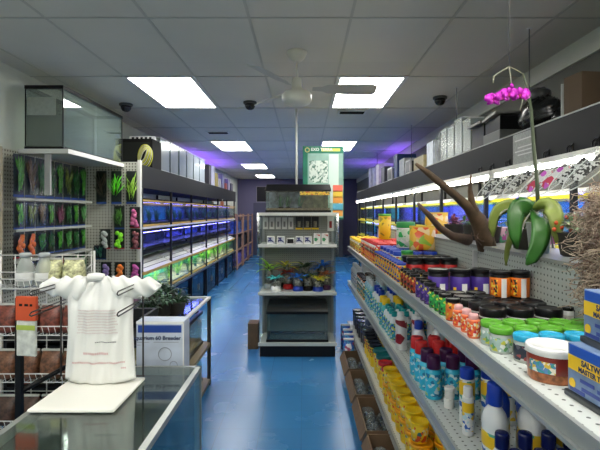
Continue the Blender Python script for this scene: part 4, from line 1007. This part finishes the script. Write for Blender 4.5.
M().box(XL-.02,XL,5.22,12.3,1.89,2.155).part('fascia', charcoal, ls); M().box(-2.495,XL-.02,5.22,12.3,2.125,2.155).part('top_board', charcoal, ls)
M().box(-2.495,XL-.02,5.22,12.3,1.90,1.91).part('lower_board', dark, ls)
hoodk = mat('hood_white', (.75,.76,.74), .35)
rowsL = [(.575,.31,'second',[('teal',bg_teal),('teal',bg_teal),('green',bg_green),('teal',bg_teal),('green',bg_green),('dark',bg_dark)],lum_w),
         (1.125,.225,'third',[('dark',bg_dark),('dark',bg_dark),('violet',bg_violet),('blue',bg_blue),('violet',bg_violet),('violet',bg_violet)],lum_b),
         (1.435,.29,'top',[('violet',bg_violet),('teal',bg_teal),('blue',bg_blue),('violet',bg_violet),('blue',bg_blue),('dark',bg_dark)],lum_b)]
for z, h, rn, bl_, lu in rowsL:
    for i, (bn_, bmm) in enumerate(bl_):
        y = 5.812+i*1.155
        place(f'lt{rn}{bn_}', build_tank(1.08,.36 if rn == 'third' else .42,h,gold if rn != 'third' else black,1,gravel_d if rn != 'second' else gravel_t,bmm,trim_h=.022), (XL-(.29 if rn == 'third' else .24),y,z), f'{bn_} backed aquarium in {rn} row of the left rack, {nth(i)} bay', 'aquarium', 'aquariums in the left rack')
        place(f'lh{rn}', build_slope(1.1,.36,lu,hoodk) if rn == 'second' else build_hood(1.04,.2,lu,dark), (XL-(.178 if rn == 'second' else .22),y,z+h+.009), f'light hood over the {rn} row of the left rack, {nth(i)} from the front', 'aquarium light', 'light hoods of the left rack')
        if rn == 'second':
            for j in range(4):
                kk = 'abc'[(i+j+(j//2)) % 3]
                place('lp'+kk, build_plant('p'+kk, .23), (XL-.12-.07*(j%2), y-.4+j*.26, z+.051), f'leafy water plant in the planted tank {nth(i)} from the front, {nth(j)} in it', 'aquarium plant', 'plants in the lit left tanks', rz=j)
        if rn == 'top':
            for j in range(3):
                place('lpc', build_plant('pc', .18), (XL-.13, y-.3+j*.3, z+.051), f'small dark plant in the top left row, tank {nth(i)}, {nth(j)} in it', 'aquarium plant', 'plants in the top left row')
# lower cabinets with dark glass fronts
for i in range(6):
    y = 5.812+i*1.155
    c_ = [0,1,1,0,1,1][i]
    def bcab(c_=c_):
        o = empty('glass_cabinet')
        m = M(); m.box(-.5,-.48,-.55,.55,.01,.52); m.box(-.48,-.02,-.55,-.535,.01,.52); m.box(-.48,-.02,.535,.55,.01,.52); m.box(-.48,-.02,-.535,.535,.01,.03); m.box(-.48,-.02,-.535,.535,.50,.52)
        m.part('case', dark, o)
        for s_ in (-1,1):
            dr = M().box(-.018,-.01,s_*.27-.255,s_*.27+.255,.03,.50).part('door', glass('smoked_glass', (.3,.35,.5), .12) , o)
            M().box(-.01,-.002,s_*.05-.006,s_*.05+.006,.2,.32).part('handle', alu, dr)
        M().box(-.475,-.47,-.53,.53,.04,.49).part('backdrop', bg_blue if c_ else bg_dark, o)
        return o
    place('cab%d' % c_, bcab, (XL-.02+.02-.03,y,0), f'smoked glass cabinet under the left rack with {"blue" if c_ else "dark"} backdrop, {nth(i)} from the front', 'cabinet', 'cabinets under the left rack')
    if c_: place('cabl', build_hood(.9,.12,lum_b,dark), (XL-.28,y,.47), f'blue strip light inside the left cabinet {nth(i)} from the front', 'aquarium light', 'lights inside the left cabinets')
# boxes and tanks above left overhead shelf
for i in range(6):
    def bt():
        r = build_tank(.42,.30,.46,mat('pale_trim2', (.5,.53,.55), .4),0,None,trim_h=.012,name='glass_tank')(); M().box(-.145,.145,.19,.193,.02,.44).part('dusty_pane', film('dusty_glass', (.6,.68,.75), .45, .3), r); M().box(.1495,.1505,-.2,.2,.02,.44).part('dusty_pane', MT['dusty_glass'], r); return r  # reflected light on these panes is put into the pale film colour
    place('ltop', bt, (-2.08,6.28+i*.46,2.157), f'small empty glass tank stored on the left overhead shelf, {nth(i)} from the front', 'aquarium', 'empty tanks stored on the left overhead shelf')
for i, (y, w_, h, c, nm) in enumerate(((9.1,.22,.40,(.04,.04,.05),'black'),(9.5,.14,.42,(.6,.62,.65),'tall white'),(9.85,.2,.30,(.5,.42,.1),'yellow'),(10.2,.2,.2,(.55,.55,.5),'pale'),(10.6,.25,.34,(.25,.25,.35),'grey'),(11.0,.2,.15,(.5,.1,.05),'small red'),(11.4,.3,.28,(.2,.2,.28),'blue grey'),(11.9,.3,.2,(.08,.08,.1),'low dark'))):
    place('lc%d' % i, carton(.3,w_,h,mat('lc%d' % i, c, .5),'storage_box'), (-2.04,y,2.157), f'{nm} box on the left overhead shelf, {nth(i)} beyond the stored tanks', 'box', 'boxes on the left overhead shelf')
# cord tangle at end of left gold trim
tg = empty('air_pump', (XL+.012,10.2,1.8)); tag(tg, 'small orange and white air pump clipped under the left fascia', 'air pump')
M().box(-.03,.03,-.06,.06,-.06,.05).part('body', mat('pump_orange', (.5,.18,.08), .5), tg, bevel=.01); M().tube([(0,0,.05),(0,.02,.08),(0,.08,.085)], .006).part('hose', white, tg)
# wooden racks in the far left
wood = mat('rack_wood', (.35,.2,.14), .6, noise=.25, nscale=6)
for i in range(3):
    y = 13.1+i*1.3
    def bw_():
        o = empty('wooden_rack')
        for x in (-.45,-.02):
            for yy in (-.55,.55): M().box(x-.02,x+.02,yy-.04,yy+.04,0,1.55).part('upright', wood, o)
        for z in (.1,.55,1.0,1.5): M().box(-.47,0,-.59,.59,z-.02,z).part('shelf', wood, o)
        for k, z in enumerate((.1,.55,1.0)):
            M().box(-.43,-.06,-.49,.49,z+.002,z+.33).part('stored_tank', (bg_violet,bg_dark,bg_blue)[k], o)
        return o
    place('wr', bw_, (XL+.02,y,0), f'wooden rack beyond the left aquariums, {nth(i)} from the front', 'rack', 'wooden racks far left')
# far back: monitor, door
mo = empty('wall_monitor', (-1.45,16.95,0)); tag(mo, 'dark wall monitor on the back wall left of the display unit', 'monitor')
M().box(-.32,.32,0,.04,2.0,2.55).part('screen', black, mo); m = M(); m.box(-.34,-.32,-.01,.05,1.98,2.57); m.box(.32,.34,-.01,.05,1.98,2.57); m.box(-.32,.32,-.01,.05,2.55,2.57); m.box(-.32,.32,-.01,.05,1.98,2.0); m.part('bezel', mat('bezel_grey', (.2,.2,.25), .5), mo)
struct(M().box(-1.9,-.9,16.95,17.0,0,1.95), 'door_1', mat('back_door', (.05,.05,.1), .5))
cu = M().box(-.6,1.4,16.2,16.6,0,1.6).part('storage_cabinet', mat('far_cabinet', (.05,.05,.07), .6)); tag(cu, 'dark low cabinet standing against the far back wall', 'cabinet')

# ================================================================ wire rack, left foreground
wr = empty('wire_rack', (-1.30,2.45,0)); tag(wr, 'white wire grid rack hung with goods behind the counter', 'rack')
wm = mat('white_wire', (.72,.72,.68), .35)
m = M()
for k in range(7): m.tube([(-.35+k*.085,0,.15),(-.35+k*.085,0,1.38)], .003, 5)
for k in range(14): m.tube([(-.35,0,.18+k*.092),(.16,0,.18+k*.092)], .003, 5)
m.part('grid', wm, wr)
for k, (z) in enumerate((1.22,.98,.74,.5)):
    m = M(); y_ = -.14
    m.tube([(-.35,0,z),(-.35,y_,z),(.13,y_,z),(.13,0,z)], .003, 5); m.tube([(-.35,0,z+.05),(-.35,y_-.02,z+.05),(.13,y_-.02,z+.05),(.13,0,z+.05)], .003, 5)
    for q in range(16): m.tube([(-.35+q*.032,0,z),(-.35+q*.032,y_,z),(-.35+q*.032,y_-.02,z+.05)], .0018, 4)
    m.part('basket', wm, wr)
m = M(); m.tube([(.0,0,1.25),(.155,-.02,1.40),(.16,-.02,1.13)], .004, 5); m.tube([(.03,0,1.22),(.16,-.02,1.33)], .004, 5); m.part('corner_bracket', wm, wr)
for s_ in (-.35,.16): M().tube([(s_,.005,0),(s_,.005,1.40)], .007, 8).part('post', wm, wr)
# goods in the wire rack
jar_cl = film('clear_pet', (.75,.8,.75), .35, .1)
def build_cj():
    o = empty('clear_bottle'); M().lathe([(.04,0),(.045,.01),(.045,.09),(.035,.12),(.025,.14),(.025,.15)], 16).part('body', jar_cl, o); M().lathe([(.028,.15),(.028,.17),(.02,.175)], 14).part('cap', MT['clear_grey_lid'], o)
    M().lathe([(.0455,.03),(.0462,.032),(.0462,.07),(.0455,.072)], 16, caps=False).part('label', label_white, o); return o
for i, (x, y) in enumerate(((-1.46,2.37),(-1.36,2.37))): place('cj', build_cj, (x+.0,y,1.223), f'clear plastic bottle in the top wire basket, {"left" if i == 0 else "right"} one', 'bottle', 'clear bottles in the wire basket')
bags = [('pale yellow',(.55,.55,.3)),('brown red',(.16,.04,.025)),('rusty brown',(.14,.06,.03)),('dark brown',(.06,.03,.02))]
for r_, (z, bi) in enumerate(((1.223,0),(.983,1),(.743,2),(.503,3))):
    nm, c = bags[bi]
    for i in range(4):
        if r_ == 0 and i in (0,1): continue
        place('wb%d' % r_, pouch(.105,.09,.14,mat('wbm%d' % r_, c, .4, noise=.7, nscale=50),mat('bag_header', (.5,.5,.45), .4)), (-1.565+i*.118,2.385,z), f'{nm} filled bag in the {["top","second","third","lowest"][r_]} wire basket, {nth(i)} from the left', 'bag', 'filled bags in the wire baskets')
# black post stand with card packages
bp = empty('black_stand', (-1.215,1.93,0)); tag(bp, 'black metal stand with post and sloping bars beside the counter', 'stand')
M().box(-.012,.012,-.012,.012,0,1.245).part('post', black, bp)
for z in (.56,.70,.84,.42): M().tube([(0,0,z),(.16,.32,z+.07)], .011, 6).part('sloping_bar', black, bp)
M().box(.15,.17,.31,.33,0,1.1).part('post', black, bp)
M().box(.0,.17,.0,.33,0,.02).part('foot', black, bp)
def build_pkg():
    o = empty('hanging_package'); M().box(-.045,.045,-.006,.006,-.25,-.10).part('pouch', mat('pkg_white', (.62,.64,.58), .4, noise=.25, nscale=30), o, bevel=.004)
    M().box(-.046,.046,-.008,.008,-.10,0).part('header_card', mat('header_red', (.6,.08,.02), .45), o)
    M().box(-.043,.043,-.008,-.006,-.14,-.12).part('green_strip', mat('strip_lime', (.4,.5,.08), .45), o)
    m = M(); m.box(-.03,-.015,-.0085,-.008,-.04,-.03); m.box(-.005,.012,-.0085,-.008,-.04,-.03); m.box(.02,.032,-.0085,-.008,-.04,-.03); m.part('printed_mark', black, o); return o
place('pkg', build_pkg, (-1.165,1.90,1.255), 'white package with red header card hanging by the black stand', 'package', rz=-.15)
M().tube([(.005,.0,1.232),(.09,-.03,1.252)], .003).part('hook', black, bp)
cpn = [('lime and red',(.5,.55,.05)),('red',(.4,.05,.03)),('dark',(.04,.04,.04))]
for i, (x, y, z) in enumerate(((-1.09,2.2,.62),(-1.06,2.22,.36),(-1.08,2.2,.02))):
    pass
# dark goods cupboard behind the counter at floor level
fl = empty('goods_rack', (-1.33,2.85,0)); tag(fl, 'low dark rack packed with goods behind the wire rack', 'rack')
M().box(-.40,.40,0,.03,0,1.0).part('back_panel', dark, fl)
for z in (.02,.3,.6,.88): M().box(-.40,.40,-.25,0,z-.02,z).part('shelf', dark, fl)
for s_ in (-.39,.39): M().box(s_-.01,s_+.01,-.25,0,0,1.0).part('side_panel', dark, fl)
for r_, z in enumerate((.02,.3,.6)):
    for i in range(6):
        place('gd%d' % (i%3), pouch(.1,.14,.2,printed('gdp%d' % (i%3), [(.25,.06,.03),(.05,.06,.03),(.3,.28,.1)][i%3], [(.5,.45,.3),(.02,.02,.02)], 30, .4),dark), (-1.33-.31+i*.124,2.72,z), f'dark printed pouch on the low rack, {["bottom","middle","upper"][r_]} shelf, {nth(i)} from the left', 'pouch', 'pouches on the low rack')

# ================================================================ right overhead clutter
ZT = 2.152
def at(px, py, X=None, Y=None):
    if Y is None: Y = X*452/(px-304)
    return ((px-304)*Y/452, Y, 1.61-(py-212)*Y/452)
b = carton(.13,.14,.215,mat('box_brown', (.09,.058,.032), .8),'cardboard_box')(); b.location = (1.545,2.50,ZT); b.rotation_euler = (0,0,.12); tag(b, 'brown cardboard box standing on the right overhead shelf', 'box')
tg2 = M().box(-.01,.01,-.002,.002,0,.20).part('spiral_notebook', mat('tag_white', (.5,.52,.5), .5)); tg2.location = (1.50,2.62,ZT); tag(tg2, 'narrow white strip standing beside the brown cardboard box', 'strip')
po = M().box(1.50,1.515,2.27,2.285,ZT,HC).part('white_post', mat('post_pale', (.62,.62,.58), .4)); tag(po, 'pale vertical post on the overhead shelf at the right edge', 'post')
rg = random.Random(5); gb = empty('black_bag', (1.64,3.12,ZT)); tag(gb, 'crumpled black plastic bag on the overhead shelf behind the orchid', 'bag')
gm_ = mat('bin_bag', (.008,.008,.009), .22)
g = M(); g.blob((0,0,.125),(.13,.2,.125), 26, 18, .22, rg); g.part('bag', gm_, gb)
g = M(); g.blob((.0,.02,.27),(.07,.08,.05), 16, 9, .35, rg); g.part('tied_top', mat('smoke_bag', (.06,.06,.06), .3), gb)
g = M(); g.blob((0,0,.055),(.06,.07,.055), 14, 9, .35, rg); g = g.part('black_bag', gm_); g.location = (1.62,2.83,ZT); tag(g, 'small dark bag lying between brown box and large black bag', 'bag')
pr_ = empty('grey_machine', (1.64,3.60,ZT)); tag(pr_, 'grey and black boxy device on the overhead shelf beside the orchid flowers', 'device')
M().box(-.15,.15,-.16,.16,0,.09).part('lower_body', mat('device_grey', (.1,.105,.1), .5), pr_, bevel=.006); M().box(-.14,.14,-.14,.14,.09,.20).part('dark_body', black, pr_); M().cbox((-.02,.0,.215),(.30,.26,.02),ry=.0,rx=-.1).part('lid', mat('device_lid', (.2,.2,.19), .45), pr_)
d = empty('black_box', (1.66,3.90,ZT)); tag(d, 'black box with pale lid on the overhead shelf between device and tanks', 'box')
M().box(-.16,.16,-.13,.13,0,.20).part('carton', black, d); M().cbox((-.02,0,.225),(.36,.30,.02),ry=-.1).part('lid', mat('device_lid', (.2,.2,.19), .45), d)
def build_clear():
    o = empty('clear_container'); t = .004; w_, dd, h = .24, .20, .36; m = M(); pf = film('scratched_plastic', (.5,.55,.53), .42, .25)
    m.box(-w_/2,w_/2,-dd/2,-dd/2+t,0,h); m.box(-w_/2,w_/2,dd/2-t,dd/2,0,h); m.box(-w_/2,-w_/2+t,-dd/2+t,dd/2-t,0,h); m.box(w_/2-t,w_/2,-dd/2+t,dd/2-t,0,h); m.box(-w_/2+t,w_/2-t,-dd/2+t,dd/2-t,0,t)
    m.part('body', pf, o); r = M(); r.tube([(-w_/2,-dd/2,h),(w_/2,-dd/2,h),(w_/2,dd/2,h),(-w_/2,dd/2,h)], .006, 6, True); r.part('rim', mat('rim_pale', (.55,.58,.56), .35), o); return o
for i, y in enumerate((4.17,4.40,4.63,4.86)): place('clr', build_clear, (1.62,y,ZT), f'clear plastic tank on the right overhead shelf, {nth(i)} from the front', 'container', 'clear tanks on the right overhead shelf', sc=(1,1,[.86,1,.92,.95][i]))
rgd = empty('round_guard', (1.50,5.0,ZT)); tag(rgd, 'round wire fan guard leaning on the clear plastic tanks', 'guard')
m = M()
for r_ in (.06,.11,.165): m.tube([(0,r_*math.cos(a),.17+r_*math.sin(a)) for a in [q*PI/12 for q in range(24)]], .004 if r_ > .15 else .002, 5, True)
for q in range(8): a = q*PI/8; m.tube([(0,.165*math.cos(a),.17+.165*math.sin(a)),(0,-.165*math.cos(a),.17-.165*math.sin(a))], .002, 4)
m.part('guard', mat('guard_grey', (.35,.37,.36), .35), rgd)
items = [(5.32,.26,.28,(.55,.6,.66),'white and blue wrapped pack',None),(5.85,.5,.17,(.45,.38,.2),'yellowish long carton',None),(6.45,.3,.20,(.6,.6,.58),'white carton',black),(6.85,.35,.26,(.55,.56,.55),'white printed carton',None),(7.3,.25,.38,(.03,.07,.22),'dark blue carton',None),(7.8,.4,.22,(.55,.58,.6),'white carton with black window',black),(8.5,.35,.30,(.08,.08,.1),'black carton',None),(9.1,.3,.42,(.5,.45,.5),'pale pink carton',None),(9.6,.3,.40,(.35,.35,.5),'lilac carton',None),(10.2,.3,.44,(.5,.5,.6),'pale upright carton',None)]
for i, (y, w_, h, c, nm, fc) in enumerate(items):
    place('ri%d' % i, carton(.30,w_,h,mat('rim%d' % i, c, .5, noise=.15, nscale=15),'storage_box',face=fc), (1.63,y,ZT), f'{nm} on the right overhead shelf', 'box', 'boxes on the right overhead shelf')
# oval clear packs leaning below the lamps
def build_oval(c2):
    def f():
        o = empty('oval_pack'); m = M(); n = 20
        def el(k, off): return [(k*.038*math.cos(2*PI*i/n), off, k*.15*math.sin(2*PI*i/n)) for i in range(n)]
        a = el(1,0)+el(.75,-.018); m.add(a, [(i,(i+1)%n,n+(i+1)%n,n+i) for i in range(n)]+[tuple(range(n,2*n))], True); m.part('clear_shell', film('oval_clear', (.7,.73,.72), .22, .12), o)
        M().tube(el(1,0), .003, 5, True).part('rim', mat('rim_clear', (.6,.62,.6), .2), o)
        M().cbox((0,-.0195,.0),(.036,.002,.16)).part('insert_card', c2, o); return o
    return f
ovm = printed('oval_print', (.55,.57,.55), [(.03,.03,.03)], 60, .5); ovp = printed('oval_pink', (.6,.6,.6), [(.5,.1,.5),(.5,.05,.1)], 22, .5)
for i, (px, py, k) in enumerate(((492,186,0),(506,184,0),(521,181,0),(540,180,1),(556,176,1),(574,171,0),(590,168,0))):
    X = 1.30; Y = X*452/(px-304); p = at(px, py, Y=Y)
    place('ov%d' % k, build_oval((ovm, ovp)[k]), p, f'oval clear pack {"with pink insert" if k else "with black and white insert"} hanging by the lamps, {nth(i)} from the left', 'pack', 'oval clear packs', rz=-.7, tilt=(.1,.85))
hg = M(); hg.tube([(1.30,1.95,1.84),(1.30,3.2,1.84)], .004, 6)
hg = hg.part('hanging_rail', MT['wire_grey']); tag(hg, 'thin wire rail carrying the oval clear packs', 'rail')

# ================================================================ plants, driftwood
def bez(a, b, c, d, n=10):
    a, b, c, d = map(Vector, (a,b,c,d)); return [a*(1-t)**3+b*3*t*(1-t)**2+c*3*t*t*(1-t)+d*t**3 for t in [i/n for i in range(n+1)]]
orc = empty('orchid', (1.03,1.98,1.43)); tag(orc, 'orchid with broad green leaves, tall stem and magenta flowers on the ledge', 'orchid')
M().lathe([(.035,0),(.04,.004),(.052,.13),(.056,.135),(.048,.135),(.046,.12),(.02,.118)], 18).part('pot', mat('pot_pale', (.45,.48,.46), .45), orc)
def blade(pts, wds, m, rollv=(0,-1,0)):
    vs = []; n = len(pts)
    for i, p in enumerate(pts):
        t = (pts[min(i+1,n-1)]-pts[max(i-1,0)]).normalized(); s = t.cross(Vector(rollv)).normalized(); nn = s.cross(t).normalized()
        w_ = wds[i]
        q = w_*.12; vs += [p-s*w_+nn*q, p-s*w_*.5+nn*q*.3+nn*.001, p+nn*.001, p+s*w_*.5+nn*q*.3+nn*.001, p+s*w_+nn*q, p+s*w_*.5+nn*q*.3-nn*.001, p-nn*.001, p-s*w_*.5+nn*q*.3-nn*.001]
    fs = [(i*8+k, i*8+(k+1)%8, i*8+8+(k+1)%8, i*8+8+k) for i in range(n-1) for k in range(8)]+[tuple(reversed(range(8))), tuple((n-1)*8+k for k in range(8))]
    m.add(vs, fs, True)
def O(px, py, Y): return Vector(at(px, py, Y=Y))-Vector((1.03,1.98,1.43))
lf_g = mat('orchid_leaf', (.026,.12,.014), .38, noise=.25, nscale=7); lf_y = mat('orchid_leaf_yellowing', (.2,.25,.05), .42, noise=.35, nscale=9)
wd = lambda n, W_: [W_*(.35+.65*math.sin(PI*min(1, .12+.88*i/n))**.6) if i < n else W_*.12 for i in range(n+1)]
for (p, W_, mm) in (((O(534,214,1.93),O(524,203,1.88),O(508,196,1.85),O(517,249,1.84)),.040,lf_g),
                    ((O(535,214,1.93),O(541,214,1.84),O(547,240,1.82),O(526,265,1.80)),.042,lf_g),
                    ((O(537,211,1.93),O(546,200,1.86),O(560,205,1.85),O(556,243,1.84)),.038,lf_y),
                    ((O(532,212,1.96),O(518,205,2.0),O(488,196,2.0),O(493,237,2.0)),.03,lf_y),
                    ((O(533,214,1.95),O(522,216,1.94),O(505,235,1.93),O(506,266,1.93)),.016,lf_y)):
    m = M(); blade(bez(*p, n=12), wd(12, W_), m); m.part('leaf', mm, orc)
# stem / stake
stm = mat('stem_grey_green', (.07,.09,.05), .5)
m = M(); m.tube([O(538,212,1.93),O(537,180,1.93),O(534,150,1.93),O(531,110,1.93),O(528,90,1.93),O(523,74,1.93)], [.008,.0085,.008,.007,.005,.004], 8); m.part('stake', stm, orc)
m = M(); m.tube([O(523,74,1.93),O(516,70,1.92),O(509,67,1.92),O(500,72,1.92),O(494,76,1.92),O(493,83,1.92)], .003, 6); m.part('flower_stem', mat('stem_pale', (.3,.3,.22), .5), orc)
m = M(); m.tube([O(520,110,1.93),O(524,96,1.93),O(530,104,1.93)], .0022, 5); m.tube([O(509,67,1.92),O(511,80,1.92),O(511,90,1.92)], .0022, 5); m.part('flower_stem', mat('stem_pale', (.3,.3,.22), .5), orc)
mg = mat('orchid_magenta', (.62,.03,.55), .45, noise=.15, nscale=40); mgd = mat('orchid_deep', (.3,.01,.08), .5)
def flower(c, s, yaw):
    m = M()
    for k, (ang, L_, W_) in enumerate(((90,.8,.5),(210,.75,.45),(330,.75,.45),(10,1.0,1.05),(170,1.0,1.05))):
        a = math.radians(ang); pts = [Vector((math.cos(a)*s*L_*t, -.004-.012*math.sin(PI*t)*s/.03, math.sin(a)*s*L_*t)) for t in (0,.25,.5,.75,1)]
        R_ = Matrix.Rotation(yaw, 3, 'Z'); pts = [c+R_ @ q for q in pts]
        n = len(pts); vs = []; sd = R_ @ Vector((-math.sin(a),0,math.cos(a)))
        for i, p in enumerate(pts):
            w_ = s*W_*.5*(.25+.75*math.sin(PI*min(1, .1+.8*i/4))); vs += [p-sd*w_, p+Vector((0,-.0015,0)), p+sd*w_, p+Vector((0,.0015,0))]
        fs = [(i*4+k2, i*4+(k2+1)%4, i*4+4+(k2+1)%4, i*4+4+k2) for i in range(n-1) for k2 in range(4)]+[(0,3,2,1),(16,17,18,19)]
        m.add(vs, fs, True)
    f = m.part('flower', mg, orc)
    M().blob(c+Vector((0,-.008,-.004)),(s*.22,s*.2,s*.25), 8, 6).part('lip', mgd, f)
for (px, py, s, yw) in ((491,101,.042,.45),(501,98,.036,.2),(508,95,.040,-.1),(519,96,.044,-.15),(510,87,.02,.9)):
    flower(O(px, py, 1.87), s, yw)
m = M(); 
for (a_, b_) in (((536,212),(500,216)),((536,213),(520,240)),((538,212),(552,222)),((538,212),(553,248))): m.tube(bez(O(*a_,1.92),O((a_[0]+b_[0])/2,a_[1]-6,1.9),O(b_[0],b_[1]-8,1.88),O(*b_,1.88), n=6), .0035, 6)
m.part('aerial_root', mat('root_grey', (.3,.3,.25), .6), orc)
M().tube([(1.03+(509-506)*0+.0,1.92,2.22),(1.03,1.92,HC-.001)], .0015).part('ceiling_wire', MT['wire_grey']); cw = COL.objects['ceiling_wire']; cw.location = ((509-304)*1.92/452-1.03,0,0); tag(cw, 'fine wire running from the ceiling down to the orchid stem', 'wire')
# other small plants on the ledge
def ledge_plant(seed, lmn, h, w_, n): return build_bush(seed, h, n, lmn, w_)
varie = mat('variegated_leaf', (.25,.33,.18), .4, noise=.9, nscale=35)
for i, (px, Y, X) in enumerate(((566,1.83,1.10),(548,2.18,1.07),(585,1.62,1.12))):
    place('varp', ledge_plant(31, varie, .15, .05, 9), (X, Y, 1.431), f'variegated ivy plant on the ledge, {["below the yellowing orchid leaf","behind the orchid pot","nearest the dry moss"][i]}', 'plant', 'variegated plants on the ledge', rz=i*2)
m = M(); rg = random.Random(2)
for k in range(9):
    a = rg.random()*2*PI; q = Vector((.05*math.cos(a),.05*math.sin(a),.11+.06*rg.random())); m.blob(q,(.009,.009,.009), 6, 5)
m = m.part('red_berries', mat('berry_red', (.6,.08,.02), .5)); m.location = (1.06,1.86,1.42); m.name = 'berry_sprig'; tag(m, 'sprig of small orange red berries among the ivy leaves', 'berries')
# bromeliads / moss cluster below driftwood
for i, (X, Y) in enumerate(((1.1,2.62),(1.12,2.9),(1.08,3.15))):
    place('brom%d' % (i%2), build_bush(50+i%2, .12, 10, mat('brom%d' % (i%2), [(.35,.08,.12),(.12,.25,.05)][i%2], .45), .025), (X-.03, Y, 1.431), f'small {["reddish","green","reddish"][i]} potted plant on the ledge, {nth(i)} behind the driftwood', 'plant', 'small plants behind the driftwood', rz=i)
# driftwood
dw = empty('driftwood', (1.02,2.42,1.43)); tag(dw, 'branching brown driftwood piece standing on the ledge', 'driftwood')
def D(px, py, Y): return Vector(at(px, py, Y=Y))-Vector((1.02,2.42,1.43))
bark = mat('driftwood_bark', (.10,.06,.032), .75, noise=.45, nscale=14, bump=.6)
m = M()
m.tube([D(487,248,2.42),D(484,235,2.40),D(478,220,2.36),D(468,207,2.3),D(455,195,2.24),D(440,183,2.18),D(428,173,2.12),D(416,164,2.06)], [.05,.05,.042,.026,.02,.018,.015,.007], 12)
m.part('trunk', bark, dw)
m = M(); m.tube([D(478,222,2.36),D(472,205,2.3),D(470,190,2.27),D(471,174,2.24)], [.035,.02,.012,.003], 10); m.part('branch', bark, dw)
m = M(); m.tube([D(468,240,2.38),D(452,236,2.3),D(440,228,2.24),D(428,214,2.16),D(418,204,2.12)], [.03,.02,.017,.014,.008], 10); m.part('branch', mat('driftwood_dark', (.09,.05,.032), .75, noise=.3, nscale=14, bump=.6), dw)
m = M(); rg = random.Random(9)
for k in range(46):
    p = D(rg.uniform(462,482), rg.uniform(232,240), 2.3+rg.random()*.08); pts = [p]
    for q in range(5): p = p+Vector((rg.uniform(-.025,.025), rg.uniform(-.02,.02), rg.uniform(-.04,.0))); pts.append(p)
    if pts[-1].z > .002: m.tube(pts, .0022, 4)
m.part('root_fringe', MT['driftwood_dark'] if 'driftwood_dark' in MT else bark, dw)
# dry moss bundle hanging at the right edge
def moss(name, n, x0, x1, y0, y1, z0, z1, mt, seed, L_):
    m = M(); rg = random.Random(seed)
    for k in range(n):
        p = Vector((rg.uniform(x0,x1), rg.uniform(y0,y1), z0+(z1-z0)*rg.random()**.8)); d = Vector((rg.uniform(-1,1),rg.uniform(-1,1),rg.uniform(-1.2,.8))).normalized(); pts = [p]
        for q in range(6):
            d = (d+Vector((rg.uniform(-.9,.9),rg.uniform(-.9,.9),rg.uniform(-.9,.7)))).normalized(); p = p+d*L_; pts.append(p)
        m.tube(pts, rg.uniform(.0007,.0016), 3)
    return m.part(name, mt)
m1 = moss('dried_moss', 2600, 1.02,1.09,1.28,1.42,1.30,1.66, mat('moss_tan', (.42,.33,.25), .8, noise=.3, nscale=20), 3, .016)
# keep it in front of the perforated back: shift into the aisle side
m1.location = (-.125,.02,0); m1['kind'] = 'stuff'; tag(m1, 'tangled bundle of dry pinkish tan moss hanging at the right edge', 'moss')
m2 = moss('dried_moss', 900, 1.02,1.09,1.28,1.42,1.30,1.66, mat('moss_brown', (.2,.12,.09), .8, noise=.3, nscale=20), 8, .016)
m2.parent = m1; m2.name = 'darker_strands'

# added unseen violet emitters on the far overhead shelves, shining up to tint the ceiling
vl = mat('violet_lamp', (.4,.3,1), .5, emit=16, ecol=(.24,.1,1))
def build_vstrip():
    o = empty('violet_strip_light'); M().box(-.06,.06,-.55,.55,0,.03).part('housing', white, o); M().box(-.045,.045,-.53,.53,.03,.036).part('lamp_strip', vl, o); return o
for i, (x, y) in enumerate(((-2.34,9.6),(-2.34,10.8),(-2.34,11.6),(1.9,9.0),(1.9,11.4))):
    place('vst', build_vstrip, (x, y, 2.157), f'added violet ceiling tint light behind the boxes on the {"left" if x < 0 else "right"} overhead shelf, {nth(i)}', 'lamp', 'added violet tint lights on the overhead shelves')
